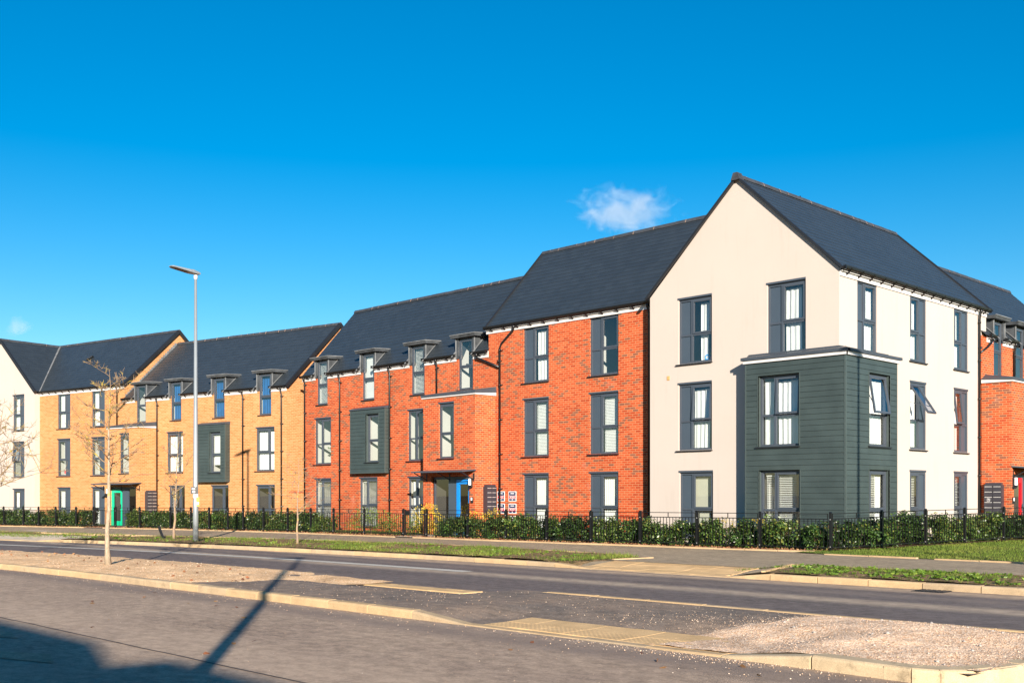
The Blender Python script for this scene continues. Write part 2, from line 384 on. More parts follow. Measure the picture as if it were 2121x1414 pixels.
def frame_bars(mb, fa, rects, o0, o1):
    for a, b, c, d in rects: mb.box(fa, a, b, o0, o1, c, d)

def rotz(fa, hz, ho, ang):       # facade whose (o,z) are rotated about a top hinge
    class T:
        def p(s, a, o, z):
            do, dz = o-ho, z-hz
            c, si = math.cos(ang), math.sin(ang)
            return fa.p(a, ho + do*c - dz*si, hz + dz*c + do*si)
    return T()

def curtain_mb(fa, s0, s1, z0, z1, o, amp=.016, waves=None, drift=0, taper=0):
    mb = MB(); n = max(10, int((s1-s0)/.022)); rows = 5
    waves = waves or (s1-s0)/.16
    ph = random.random()*6
    def pt(i, j):
        t = i/n; v = j/rows
        x = s0 + (s1-s0)*(t*(1-taper*(1-v)) + .02*math.sin(3*v+ph)*(1-v)) + drift*(1-v)
        w = math.sin(2*math.pi*waves*t+ph + .6*math.sin(2.3*v+ph)) * amp * (.7+.3*math.sin(5*t+ph))
        return fa.p(x, o + w, z0+(z1-z0)*v)
    for i in range(n):
        for j in range(rows):
            mb.face([pt(i,j),pt(i+1,j),pt(i+1,j+1),pt(i,j+1)])
    return mb
def venetian_mb(fa, s0, s1, z0, z1, o, tilt=.6, pitch=.05):
    mb = MB(); k = int((z1-z0)/pitch); w = .024
    for i in range(k):
        z = z1 - (i+.5)*pitch
        mb.box_t = None
        dz = w*math.sin(tilt); do = w*math.cos(tilt)
        mb.face([fa.p(s0,o+do,z-dz),fa.p(s1,o+do,z-dz),fa.p(s1,o-do,z+dz),fa.p(s0,o-do,z+dz)])
    mb.box(fa, s0, s1, o-.02, o+.02, z1-.03, z1)
    mb.box(fa, s0, s1, o-.015, o+.015, z0, z0+.02)
    for x in (s0+.12*(s1-s0), s1-.12*(s1-s0)): mb.box(fa, x-.003, x+.003, o+.022, o+.026, z0, z1)
    return mb
def vertical_mb(fa, s0, s1, z0, z1, o, gap=0, pitch=.085):
    mb = MB(); k = max(2,int((s1-s0)/pitch)); p = (s1-s0)/k
    for i in range(k):
        x = s0+i*p
        mb.face([fa.p(x,o+.012,z0),fa.p(x+p*(1.02-gap),o-.012,z0),fa.p(x+p*(1.02-gap),o-.012,z1),fa.p(x,o+.012,z1)])
    mb.box(fa, s0, s1, o-.02, o+.02, z1-.03, z1)
    return mb
def roller_mb(fa, s0, s1, z0, z1, o):
    mb = MB(); mb.box(fa, s0, s1, o-.002, o+.002, z0, z1-.02); mb.box(fa, s0, s1, o-.012, o+.012, z0-.012, z0+.012); mb.box(fa, s0-.02, s1+.02, o-.03, o+.03, z1-.05, z1)
    return mb

FR = .055
def window(B, fa, s0, s1, z0, z1, kind, inset=.055, cover=None, tilt=0, sill=True, lintel=True, low=False, head=True, room=True, roomw=None, roomd=None, dim=False, pw=.37, part='window', parent=None):
    """one window: frame (part) with panes, panels, sill and whatever hangs behind the glass as sub-parts"""
    o1 = -inset; o0 = o1-.075
    zt = z0 + (z1-z0)*.44
    mb = MB(); panes = []; panels = []
    mb.box(fa, s0, s0+FR, o0, o1, z0, z1); mb.box(fa, s1-FR, s1, o0, o1, z0, z1)
    mb.box(fa, s0+FR, s1-FR, o0, o1, z0, z0+FR*1.15); mb.box(fa, s0+FR, s1-FR, o0, o1, z1-FR*1.3, z1)
    a, b = s0+FR, s1-FR; zb, zh = z0+FR*1.15, z1-FR*1.3
    def stack(a, b, sash, pan):
        lst = panels if pan else panes
        if sash:
            e = .05
            mb.box(fa, a, b, o0, o1-.01, zt-.035, zt+.02)
            tf = rotz(fa, zh, o1, tilt) if tilt else fa
            tgt = MB() if tilt else mb
            so, si = o1+.012, o1-.04
            za = zt+.02
            tgt.box(tf, a, a+e, si, so, za, zh); tgt.box(tf, b-e, b, si, so, za, zh)
            tgt.box(tf, a+e, b-e, si, so, za, za+e*1.1); tgt.box(tf, a+e, b-e, si, so, zh-e, zh)
            if tilt:
                tgt.cur = 1; tgt.face([tf.p(a+e,-inset-.015,za+e),tf.p(b-e,-inset-.015,za+e),tf.p(b-e,-inset-.015,zh-e),tf.p(a+e,-inset-.015,zh-e)])
                tgt.cur = 0
                for x in (a+.02, b-.02):
                    tgt.bar(fa.p(x,o1-.02,(za+zh)/2), tf.p(x,o1-.02,za+.25), .012, .02)
                sub.append(('opening_sash', tgt, [M['frame'],M['glass']]))
            else: lst.append((a+e,b-e,za+e*1.1,zh-e, o1-.02))
            lst.append((a,b,zb,zt-.035,o1-.035))
        else:
            mb.box(fa, a, b, o0, o1-.006, zt-.03, zt+.03)
            lst.append((a,b,zt+.03,zh,o1-.035)); lst.append((a,b,zb,zt-.03,o1-.035))
    sub = []
    if kind == 'single': stack(a, b, True, False); gl = (a,b)
    else:
        left = kind.endswith('L'); w = pw
        m0 = a+w if left else b-w-.06
        mb.box(fa, m0, m0+.06, o0, o1, zb, zh)
        if left: stack(a, m0, False, kind.startswith('panel')); stack(m0+.06, b, True, False); gl = (m0+.06,b) if kind.startswith('panel') else (a,b)
        else: stack(m0+.06, b, False, kind.startswith('panel')); stack(a, m0, True, False); gl = (a,m0) if kind.startswith('panel') else (a,b)
    if lintel: mb.box(fa, s0-.03, s1+.0, -.05, .012, z1, z1+.055)
    w = B.obj(part, mb, M['frame'], parent)
    pm = MB()
    for a_,b_,c_,d_,o_ in panes: pm.face([fa.p(a_,o_,c_),fa.p(b_,o_,c_),fa.p(b_,o_,d_),fa.p(a_,o_,d_)])
    B.obj('pane', pm, M['glass'], w)
    if panels:
        pm = MB()
        for a_,b_,c_,d_,o_ in panels: pm.box(fa, a_, b_, o_-.02, o_, c_, d_)
        B.obj('spandrel_panel', pm, M['panel'], w)
    if sill:
        sm = MB(); P = fa.p; e0, e1 = s0-.07, s1+.02
        sm.hexa([P(e0,.06,z0-.045),P(e1,.06,z0-.045),P(e1,o0,z0-.045),P(e0,o0,z0-.045),P(e0,.06,z0-.012),P(e1,.06,z0-.012),P(e1,o0,z0-.001),P(e0,o0,z0-.001)])
        B.obj('sill', sm, M['dark'], w)
    for nm, m_, mt in sub: B.obj(nm, m_, mt, w)
    a, b = gl
    for cv in (cover or []):
        t = cv[0]; f0, f1 = (cv[1], cv[2]) if len(cv) > 2 else (0,1)
        x0 = a+(b-a)*f0; x1 = a+(b-a)*f1; oo = o0-.07
        top = z1-.14 if t != 'half' else zt
        if t == 'curtain': B.obj('curtain', curtain_mb(fa, x0, x1, z0+.05, z1-.16, oo-.02, taper=cv[3] if len(cv)>3 else 0, drift=cv[4] if len(cv)>4 else 0), M['curtain'], w, True)
        elif t == 'blue': B.obj('curtain', curtain_mb(fa, x0, x1, z0-.1, z1, oo-.05), M['bluecurtain'], w, True)
        elif t == 'pink': B.obj('curtain', curtain_mb(fa, x0, x1, z0, z1-.05, oo-.02, .02), M['pinkcurtain'], w, True)
        elif t == 'venetian': B.obj('blind', venetian_mb(fa, x0, x1, z0+.06, top, oo, cv[3] if len(cv)>3 else .9), M['blind'], w)
        elif t == 'vertical': B.obj('blind', vertical_mb(fa, x0, x1, z0+.05, top, oo, cv[3] if len(cv)>3 else 0), M['blind'], w)
        elif t == 'roller': B.obj('blind', roller_mb(fa, x0, x1, z0+(cv[3] if len(cv)>3 else .06), top, oo), M['blind'], w)
        elif t == 'beige': B.obj('blind', roller_mb(fa, x0, x1, z0+.06, top, oo), M['beige'], w)
        elif t == 'half': B.obj('curtain', curtain_mb(fa, x0, x1, z0+.05, zt-.03, oo-.02), M['curtain'], w, True)
    if room:
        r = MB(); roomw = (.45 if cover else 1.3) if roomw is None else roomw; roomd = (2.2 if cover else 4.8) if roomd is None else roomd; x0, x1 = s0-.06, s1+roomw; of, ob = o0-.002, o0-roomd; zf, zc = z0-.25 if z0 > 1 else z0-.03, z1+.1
        P = fa.p
        r.cur = 0
        r.face([P(x0,of,zf),P(x0,ob,zf),P(x0,ob,zc),P(x0,of,zc)]); r.face([P(x1,of,zf),P(x1,ob,zf),P(x1,ob,zc),P(x1,of,zc)])
        r.face([P(x0,ob,zf),P(x1,ob,zf),P(x1,ob,zc),P(x0,ob,zc)]); r.face([P(x0,of,zc),P(x1,of,zc),P(x1,ob,zc),P(x0,ob,zc)])
        # inner face of the outer wall round the opening
        r.face([P(s1,of,zf),P(x1,of,zf),P(x1,of,zc),P(s1,of,zc)]); r.face([P(x0,of,zf),P(s0,of,zf),P(s0,of,zc),P(x0,of,zc)])
        r.face([P(s0,of,z1),P(s1,of,z1),P(s1,of,zc),P(s0,of,zc)])
        if zf < z0: r.face([P(s0,of,zf),P(s1,of,zf),P(s1,of,z0),P(s0,of,z0)])
        r.cur = 1; r.face([P(x0,of,zf),P(x1,of,zf),P(x1,ob,zf),P(x0,ob,zf)])
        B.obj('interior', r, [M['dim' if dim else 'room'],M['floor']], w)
    return w

def roof_slope(mb, fn, t0, t1, s0f, s1f, n, lip=.009):
    """fn(s,t,h) -> point; courses of slates as lapped strips; s0f/s1f give the strip ends at t"""
    for i in range(n):
        a = t0+(t1-t0)*i/n; b = t0+(t1-t0)*(i+1)/n
        p = [fn(s0f(a),a,lip),fn(s1f(a),a,lip),fn(s1f(b),b,.002),fn(s0f(b),b,.002)]
        mb.face(p)
        mb.face([fn(s0f(a),a,-.01),fn(s1f(a),a,-.01),fn(s1f(a),a,lip),fn(s0f(a),a,lip)])
def ridge(B, p0, p1, seg=.45, w=.1, d1=None):
    """ridge cap tiles along p0-p1, with mortar showing at the joints"""
    a = Vector(p0); b = Vector(p1); d = (b-a); Ln = d.length; d.normalize(); r = Vector((-d.y,d.x,0)).normalized()
    mb = MB(); k = int(Ln/seg)
    prof = [(-w,-.15),(-w*.75,-.075),(-w*.3,-.02),(w*.3,-.02),(w*.75,-.075),(w,-.15)]
    def ring(c, g): return [c + r*x*g + Vector((0,0,z*1.0+.012*(g-1)*8)) for x, z in prof]
    for i in range(k):
        g = 1 + .03*random.uniform(-1,1); dz = Vector((0,0,random.uniform(-.003,.003)))
        c0 = a + d*(Ln*i/k+.006)+dz; c1 = a + d*(Ln*(i+1)/k-.006)+dz
        A_, B_ = ring(c0,g), ring(c1,g); mb.cur = 0
        for j in range(5): mb.face([A_[j],B_[j],B_[j+1],A_[j+1]])
        mb.face(A_); mb.face(B_[::-1])
        mb.cur = 1; c = c1+d*.006
        if random.random() < .45:
            e = random.uniform(.006,.016); A_, B_ = ring(c-d*e,1.06), ring(c+d*e,1.06); j0, j1 = random.choice(((0,2),(0,3),(0,5),(1,4)))
            for j in range(j0,j1): mb.face([A_[j],B_[j],B_[j+1],A_[j+1]])
    return B.obj('ridge_tiles', mb, [M['ridge'],M['mortar']])
def eaves(B, fa, s0, s1, z, o=.12, gaps=(), pipe=None, step=.62, fas=.12):
    """white fascia, black gutter and its brackets; z = top of gutter; gaps = dormers"""
    cuts = sorted(gaps); segs = []; c = s0
    for a, b in cuts: segs.append((c,a)); c = b
    segs.append((c,s1))
    for a, b in segs:
        fm = MB()
        fm.box(fa, a, b, .004, .03, z-.25, z-.02)
        fm.box(fa, a, b, .03, o-.03, z-.13, z-.11)
        B.obj('fascia', fm, M['white'])
    prof = [(o-.055,0),(o-.045,-.06),(o-.01,-.095),(o+.03,-.095),(o+.065,-.06),(o+.075,0),(o+.062,0),(o+.055,-.055),(o+.025,-.08),(o-.005,-.08),(o-.035,-.055),(o-.042,0)]
    bm = None
    for a, b in segs:
        gm = MB(); n = len(prof)
        for i in range(n):
            q, w = prof[i], prof[(i+1)%n]
            gm.face([fa.p(a,q[0],z+q[1]),fa.p(b,q[0],z+q[1]),fa.p(b,w[0],z+w[1]),fa.p(a,w[0],z+w[1])])
        for e in (a, b):
            gm.face([fa.p(e,o_,z+zz) for o_, zz in prof[:6]])
            gm.box(fa, e-.015, e+.015, o-.05, o+.08, z-.1, z+.01)
        g = B.obj('gutter', gm, M['black'])
        k = max(1,int((b-a)/step))
        for i in range(k):
            x = a+(b-a)*(i+.5)/k
            if bm is None:
                m_ = MB(); P = fa.p
                for dx in (-.022,.022):
                    m_.face([P(x+dx,.03,z-.03),P(x+dx,o+.085,z-.03),P(x+dx,o+.03,z-.115),P(x+dx,.03,z-.2)])
                m_.face([P(x-.022,.03,z-.2),P(x+.022,.03,z-.2),P(x+.022,o+.03,z-.115),P(x-.022,o+.03,z-.115)])
                m_.face([P(x-.022,o+.03,z-.115),P(x+.022,o+.03,z-.115),P(x+.022,o+.085,z-.03),P(x-.022,o+.085,z-.03)])
                bm = B.obj('bracket', m_, M['black'], g); x_ref = x
            else:
                c_ = bm.copy(); COL.objects.link(c_); c_.parent = g; c_.location = fa.u*(x-x_ref)
    return g
def downpipe(B, fa, s, ztop, zbot, o=.07, path=None, rad=.035, o_top=.12):
    mb = MB()
    if path is None: path = [(s,o_top,ztop),(s,o_top,ztop-.09),(s,o+.02,ztop-.22),(s+.02,o,ztop-.32),(s+.02,o,zbot)]
    mb.tube([fa.p(*q) for q in path], rad, 8)
    sx, so = path[-1][0], path[-1][1]
    z = path[-2][2]-.1
    while z > zbot+.2:
        mb.tube([fa.p(sx,so,z-.03),fa.p(sx,so,z+.03)], rad*1.35, 8)
        mb.box(fa, sx+.01, sx+.09, .0, so, z-.015, z+.015); z -= 1.25
    mb.tube([fa.p(path[0][0],path[0][1],ztop-.12),fa.p(path[0][0],path[0][1],ztop)], rad*1.4, 8)
    return B.obj('downpipe', mb, M['black'], None, True)
def verge(mb, pts, w=.1, h=.19):
    for a, b in zip(pts, pts[1:]): mb.bar(a, b, w, h)

def gable_roof(B, fa, s0, s1, z_e, z_r, o_e, half, gaps=(), back=None, ridge_s=None, s0r=None, s1r=None, ztop_gap=7.5, rname='roof', verges=()):
    """ridge runs along the facade; front eave at outward o_e, ridge at o=-half"""
    fn = lambda s, t, h: fa.p(s, o_e+(-half-o_e)*t, z_e+(z_r-z_e)*t) + (Vector((0,0,1))*.69+fa.n*.72)*h
    mb = MB()
    rise = z_r-z_e
    tg = (ztop_gap-z_e)/rise if gaps else 0
    if gaps:
        c = s0; segs = []
        for a, b in sorted(gaps): segs.append((c,a)); c = b
        segs.append((c,s1))
        for a, b in segs: roof_slope(mb, fn, 0, tg, lambda t,a=a: a, lambda t,b=b: b, max(1,round(tg*20)))
    A = s0r or (lambda t: s0); Z_ = s1r or (lambda t: s1)
    roof_slope(mb, fn, tg, 1, A, Z_, max(1,round((1-tg)*20)))
    ob = -2*half-o_e if back is None else back
    fb = lambda s, t, h: fa.p(s, ob+(-half-ob)*t, z_e+(z_r-z_e)*t) + (Vector((0,0,1))*.69-fa.n*.72)*h
    roof_slope(mb, fb, 0, 1, lambda t: s0, lambda t: s1, 20)
    return B.obj(rname, mb, M['slate'])

def dormer(B, fa, s0, s1, z_e, z_r, o_e, half, ztop=7.42, overl=.3, overr=.17):
    """lead-clad dormer cheeks and flat roof round a window that breaks the eaves"""
    k = (z_r-z_e)/(half+o_e); of = lambda z: o_e-(z-z_e)/k       # outward position of the main slope at height z
    P = fa.p; zb = z_e-.12
    c0, c1 = s0-.12, s1+.12
    rm = MB(); za = ztop; zt = ztop+.125; a, b = s0-overl, s1+overr+.1
    bo = of(zt)-.25
    rm.hexa([P(a,.16,za),P(b,.16,za),P(b,bo,za+.05),P(a,bo,za+.05),P(a,.19,zt-.02),P(b,.19,zt-.02),P(b,bo,zt+.04),P(a,bo,zt+.04)])
    d = B.obj('dormer', rm, M['lead'])
    for x0, x1 in ((c0,s0),(s1,c1)):
        mb = MB(); mb.hexa([P(x0,.03,zb),P(x1,.03,zb),P(x1,of(zb)-.4,zb),P(x0,of(zb)-.4,zb),P(x0,.03,ztop),P(x1,.03,ztop),P(x1,of(ztop)-.12,ztop),P(x0,of(ztop)-.12,ztop)])
        B.obj('cheek', mb, M['lead'], d)
    em = MB()
    for x in (c0,c1): em.bar(P(x,.04,zb+.02),P(x,.04,ztop), .035, .035)
    em.bar(P(a,.195,zt-.01),P(b,.195,zt-.01),.03,.03)
    em.bar(P(b,.195,zt-.01),P(b,bo,zt+.045),.03,.03)
    em.bar(P(c1+.02,of(zb)+.02,zb+.06),P(c1+.02,of(ztop)+.02,ztop+.02),.05,.02)
    em.bar(P(c0-.02,of(zb)+.02,zb+.06),P(c0-.02,of(ztop)+.02,ztop+.02),.05,.02)
    B.obj('lead_flashing', em, M['lead2'], d)

def cladding(mb, fa, s0, s1, z0, z1, holes, pitch=.152, o=0):
    z = z0; 
    while z < z1-.01:
        zt = min(z+pitch-.008, z1)
        cuts = sorted([(h[0],h[1]) for h in holes if h[2] < zt-.005 and h[3] > z+.005]); c = s0; segs = []
        for a, b in cuts: segs.append((c,a)); c = b
        segs.append((c,s1))
        for a, b in segs:
            if b-a > .01:
                P = fa.p; e = .012
                mb.hexa([P(a,o+e,z),P(b,o+e,z),P(b,o-.03,z),P(a,o-.03,z),P(a,o+.003,zt),P(b,o+.003,zt),P(b,o-.03,zt),P(a,o-.03,zt)])
        z += pitch
    for h in holes:
        zc = min(z1, z0+math.ceil((h[3]-z0)/pitch)*pitch-.008); zb = z0+math.floor((h[2]-z0)/pitch)*pitch
        if zc > h[3]+.004: mb.box(fa, h[0], h[1], o-.03, o+.005, h[3], zc)
        if h[2] > zb+.004: mb.box(fa, h[0], h[1], o-.03, o+.011, zb, h[2])

def shell(mb, pts, z0, z1):      # extra plain walls of a footprint path (open polyline)
    for (x0,y0),(x1,y1) in zip(pts, pts[1:]): mb.face([(x0,y0,z0),(x1,y1,z0),(x1,y1,z1),(x0,y0,z1)])
ZB = -.4

# ---- cream gabled block on the corner
AY = 26.46; AXL = -20.85; AXR = -14.44; AE = 7.63; AAP = 10.7; AXM = (AXL+AXR)/2; AYB = 36.2
A = Bld('tall cream rendered block with a steep gable on the corner beside the dark green bay', (AXM,AY))
fA, fS = front(AY), rside(AXR)
wA = [(-19.76,-18.54,5.48,7.43),(-16.66,-15.44,5.48,7.46),(-19.76,-18.54,2.87,4.86),(-19.72,-18.5,.22,2.2)]
wS = [(27.46,28.6,5.5,7.44),(30.65,31.72,5.5,7.44),(33.7,34.76,5.5,7.44),(30.65,31.72,2.88,4.86),(33.7,34.76,2.88,4.86),(30.64,31.71,.22,2.21),(33.7,34.75,.22,2.22)]
mb = MB(); wall_face(mb, fA, AXL, AXR, ZB, AE, wA+[(-17.0,-14.6,-.3,5.1)])
mb.face([fA.p(AXL,0,AE),fA.p(AXR,0,AE),fA.p(AXM,0,AAP)])
wall_face(mb, fS, AY, AYB, ZB, AE, wS+[(27.1,28.8,-.3,5.1)])
shell(mb, [(AXL,AY),(AXL,AYB),(AXR,AYB)], ZB, AE); mb.face([(AXL,AYB,AE),(AXR,AYB,AE),(AXM,AYB,AAP)])
A.obj('wall', mb, M['cream'])
window(A, fA, *wA[0], 'panelL', cover=[('curtain',.3,.75,.15)])
window(A, fA, *wA[1], 'panelL', cover=[('curtain',0,.72)])
window(A, fA, *wA[2], 'panelL', cover=[('curtain',-.05,.85,.1)], tilt=R(3))
window(A, fA, *wA[3], 'panelL', cover=[('beige',-.05,.76)])
window(A, fS, *wS[0], 'panelL', cover=[('curtain',.3,1.9,.1)], pw=.33, inset=.03)
window(A, fS, *wS[1], 'panelR', cover=[('curtain',.3,1.15)], pw=.36, inset=.02)
window(A, fS, *wS[2], 'panelR', cover=[('curtain',.3,1.7)], pw=.36, inset=.02)
window(A, fS, *wS[3], 'panelR', cover=[('curtain',-.1,2.2)], pw=.36, tilt=R(33), inset=.02)
window(A, fS, *wS[4], 'panelR', cover=[('pink',-.1,2.2)], pw=.36, tilt=R(6), inset=.02)
window(A, fS, *wS[5], 'panelR', cover=[('venetian',-.1,1.2,.5)], pw=.36, inset=.02)
window(A, fS, *wS[6], 'panelR', cover=[('venetian',-.1,1.1,.5)], pw=.36, inset=.02)
# roof: ridge along Y
k = (10.72-7.66)/(AXR+.12-AXM)
mb = MB(); y0, y1 = AY-.085, AYB+.12
for sg, xe in ((1,AXR+.13),(-1,AXL-.13)):
    fn = lambda s, t, h, xe=xe, sg=sg: Vector((xe+(AXM-xe)*t, s, 7.62+(10.74-7.62)*t)) + Vector((sg*.7,0,.72))*h
    roof_slope(mb, fn, 0, 1, lambda t: y0, lambda t: y1, 20)
A.obj('roof', mb, M['slate'])
for xe in (AXR+.14, AXL-.14):
    mb = MB(); verge(mb, [(xe,AY-.05,7.59),(AXM,AY-.05,10.72)], .09, .07); A.obj('verge_trim', mb, M['dark'])
mb = MB(); verge(mb, [(AXR+.14,y1,7.6),(AXM,y1,10.72)], .09, .12); A.obj('verge_trim', mb, M['dark'])
mb = MB(); mb.hexa([(AXM-.15,AY-.14,10.62),(AXM+.15,AY-.14,10.62),(AXM+.15,AY+.1,10.62),(AXM-.15,AY+.1,10.62),(AXM-.07,AY-.14,10.83),(AXM+.07,AY-.14,10.83),(AXM+.07,AY+.1,10.83),(AXM-.07,AY+.1,10.83)])
A.obj('ridge_end_cap', mb, M['ridge'])
ridge(A, (AXM,AY-.1,10.83), (AXM,AYB+.1,10.83))
eaves(A, fS, AY+.02, AYB, 7.66)
downpipe(A, fS, 35.5, 7.58, ZB)
mb = MB(); mb.box(fA, -20.19, -20.09, -.01, .012, 5.03, 5.16); 
for i in range(2): mb.box(fA, -20.175+i*.04, -20.145+i*.04, .01, .02, 5.05, 5.14)
A.obj('vent', mb, M['box'])
# the two-storey green bay wrapped round the corner
BX0, BX1, BYF, BYE = -17.12, -14.04, 26.06, 28.98
fB, fBS = front(BYF), rside(BX1)
hb = [(-16.7,-15.4,2.87,4.85),(-16.68,-15.38,.22,2.21)]; hs = [(27.34,28.55,2.86,4.85),(27.34,28.53,.22,2.21)]
mb = MB()
cladding(mb, fB, BX0+.03, BX1-.03, ZB, 5.22, hb); cladding(mb, fBS, BYF+.03, BYE, ZB, 5.22, hs)
fBL = Fa((BX0,0,0),(0,1,0),(-1,0,0)); cladding(mb, fBL, BYF+.03, AY, ZB, 5.22, [])
bay = A.obj('bay', mb, M['clad'])
mb = MB()
for h, f_ in ((hb,fB),(hs,fBS)):
    for a,b,c,d in h:
        P = f_.p
        for q in ([P(a,0,c),P(a,-.2,c),P(a,-.2,d),P(a,0,d)],[P(b,-.2,c),P(b,0,c),P(b,0,d),P(b,-.2,d)],[P(a,0,d),P(a,-.2,d),P(b,-.2,d),P(b,0,d)],[P(a,0,c),P(b,0,c),P(b,-.2,c),P(a,-.2,c)]): mb.face(q)
        for x in (a-.02,b): mb.box(f_, x, x+.02, -.03, .018, c, d)
mb.box(fB, BX0-.005, BX0+.03, -.04, .016, ZB, 5.22); mb.box(fBS, BYE-.03, BYE+.004, -.3, .016, ZB, 5.22)
mb.hexa([(BX1-.032,BYF-.016,ZB),(BX1+.016,BYF-.016,ZB),(BX1+.016,BYF+.032,ZB),(BX1-.032,BYF+.032,ZB),(BX1-.032,BYF-.016,5.22),(BX1+.016,BYF-.016,5.22),(BX1+.016,BYF+.032,5.22),(BX1-.032,BYF+.032,5.22)])
A.obj('corner_trim', mb, M['cladtrim'], bay)
mb = MB()
mb.box(fB, BX0-.05, BX1+.06, -.02, .06, 5.22, 5.31); mb.box(fBS, BYF-.058, BYE+.1, -.02, .06, 5.221, 5.309)
A.obj('bay_fascia', mb, M['white'], bay)
mb = MB()
X0, X1, Y0, Y1 = BX0-.1, BX1+.1, BYF-.1, BYE+.15
mb.hexa([(X0,Y0,5.31),(X1,Y0,5.31),(X1,AY,5.31),(X0,AY,5.31),(X0,Y0,5.39),(X1,Y0,5.39),(X1-.3,AY,5.5),(X0+.2,AY,5.5)])
mb.hexa([(X1-.4,AY,5.311),(X1,AY-.3,5.311),(X1,Y1,5.311),(X1-.4,Y1,5.311),(X1-.41,AY,5.5),(X1,AY-.35,5.389),(X1,Y1,5.389),(X1-.41,Y1-.2,5.5)])
mb.box(fA, -17.25, AXR, .0, .05, 5.46, 5.53); mb.box(fS, AY-.05, 29.2, 0, .05, 5.461, 5.529)
A.obj('bay_roof', mb, M['grp'], bay)
window(A, fB, *hb[0], 'glassL', inset=.13, cover=[('curtain',-.02,.3),('curtain',.36,.86)], tilt=R(3), lintel=False, pw=.38)
window(A, fB, *hb[1], 'glassL', inset=.13, cover=[('venetian',.03,.3,.5),('venetian',.36,.82,.5)], lintel=False, pw=.38)
window(A, fBS, *hs[0], 'glassL', inset=.1, cover=[('curtain',0,1.5)], tilt=R(9), lintel=False, pw=.12)
window(A, fBS, *hs[1], 'glassL', inset=.1, cover=[('venetian',.1,.7,.5),('curtain',.7,1.4)], lintel=False, pw=.12)

# ---- tall red brick block
CY = 26.95
C = Bld('tall red brick block with black downpipes between the cream gable and the lower dormered roof', (-24.7,CY))
fC = front(CY); CXL, CXR = -28.71, -20.86
wC = [(-26.92,-25.67,5.48,7.44),(-23.79,-22.54,5.48,7.44),(-26.92,-25.67,2.88,4.88),(-23.79,-22.54,2.88,4.88),(-26.92,-25.67,.22,2.24),(-23.79,-22.54,.22,2.24)]
mb = MB(); wall_face(mb, fC, CXL, CXR, ZB, 7.6, wC)
CYB = 32.9; shell(mb, [(CXL,CY),(CXL,CYB),(CXR,CYB)], ZB, 7.6)
mb.face([(CXL,CY,7.6),(CXL,CYB,7.6),(CXL,29.93,10.8)])
C.obj('wall', mb, M['red'])
cv = [[('curtain',.05,.92)],[],[('venetian',0,.97,1.15)],[('venetian',0,.9,1.15)],[('vertical',0,.95,0)],[('vertical',0,.92,.42)]]
for w_, c_ in zip(wC, cv): window(C, fC, *w_, 'panelL', cover=c_, pw=.4)
gable_roof(C, fC, CXL-.1, AXM, 7.6, 10.86, .12, 2.98)
mb = MB(); verge(mb, [(CXL-.1,CY-.12,7.6),(CXL-.1,29.93,10.86)], .06, .1); C.obj('verge_trim', mb, M['dark'])
ridge(C, (CXL-.12,29.93,10.94), (AXM-.7,29.93,10.94))
eaves(C, fC, CXL-.1, CXR-.02, 7.66)
downpipe(C, fC, 0, 7.58, ZB, path=[(-27.3,.12,7.58),(-27.3,.12,7.42),(-27.95,.07,7.0),(-28.05,.07,6.85),(-28.05,.07,ZB)])
downpipe(C, fC, -21.25, 7.58, ZB)

# ---- lower red brick block with dormers
D = Bld('lower red brick block with four dormers, a green box window and a blue front door', (-34.5,CY))
fD = front(CY); DXL, DXR = -40.7, -28.71
dD = [(-39.72,-38.94,5.48,7.4),(-36.4,-35.6,5.48,7.4),(-33.17,-32.37,5.48,7.4),(-30.36,-29.56,5.48,7.4)]
wD = [(-39.92,-38.68,2.87,4.86),(-33.42,-32.18,2.88,4.87),(-39.9,-38.67,.22,2.21),(-36.63,-35.39,.22,2.22),(-33.4,-32.16,.22,2.21)]
EZ = 6.77; px0, px1, PY = -31.25, -28.36, 25.95
mb = MB(); wall_face(mb, fD, DXL, DXR, ZB, EZ, dD+wD+[(-36.2,-34.75,2.75,4.98),(-31.1,-28.5,-.3,5.0)])
shell(mb, [(DXL,CY),(DXL,CYB),(DXR,CYB)], ZB, EZ); mb.face([(DXL,CY,EZ),(DXL,CYB,EZ),(DXL,29.8,9.98)])
D.obj('wall', mb, M['red'])
gable_roof(D, fD, DXL-.12, DXR+.05, EZ, 10.03, .12, 2.85, gaps=[(a-.1,b+.1) for a,b,_,_ in dD], ztop_gap=7.46)
ridge(D, (DXL-.12,29.8,10.12), (CXL,29.8,10.12))
eaves(D, fD, DXL-.16, DXR, EZ+.05, gaps=[(a-.13,b+.02) for a,b,_,_ in dD])
cv = [[('venetian',-.02,1,.6)],[('roller',0,.97,.05)],[('venetian',0,1,.6)],[]]
for d_, c_ in zip(dD, cv):
    dormer(D, fD, d_[0], d_[1], EZ, 10.03, .12, 2.85)
    window(D, fD, *d_, 'single', cover=c_, lintel=False, inset=.03, roomw=.1)
cv = [[],[],[('venetian',0,1,.35)],[('venetian',0,1,.35)],[('curtain',0,.98)]]
wins_D = [window(D, fD, *w_, 'glassL', cover=c_, pw=.4) for w_, c_ in zip(wD, cv)]
for s in (-37.95,-34.5): downpipe(D, fD, s-.02, EZ-.02, ZB)
downpipe(D, fD, 0, EZ-.02, ZB, path=[(-40.62,.12,EZ-.02),(-40.62,.12,EZ-.12),(-40.62,.07,EZ-.25),(-40.62,.07,ZB)])
downpipe(D, fD, 0, EZ-.02, 5.4, path=[(-31.57,.12,EZ-.02),(-31.57,.12,EZ-.1),(-31.57,.07,EZ-.25),(-31.57,.07,5.32)])
downpipe(D, fD, 0, EZ-.02, 6.0, path=[(-29.25,.12,EZ-.03),(-29.25,.12,EZ-.18),(-28.95,.07,EZ-.3),(-28.1,.07,EZ-.62)], rad=.045)
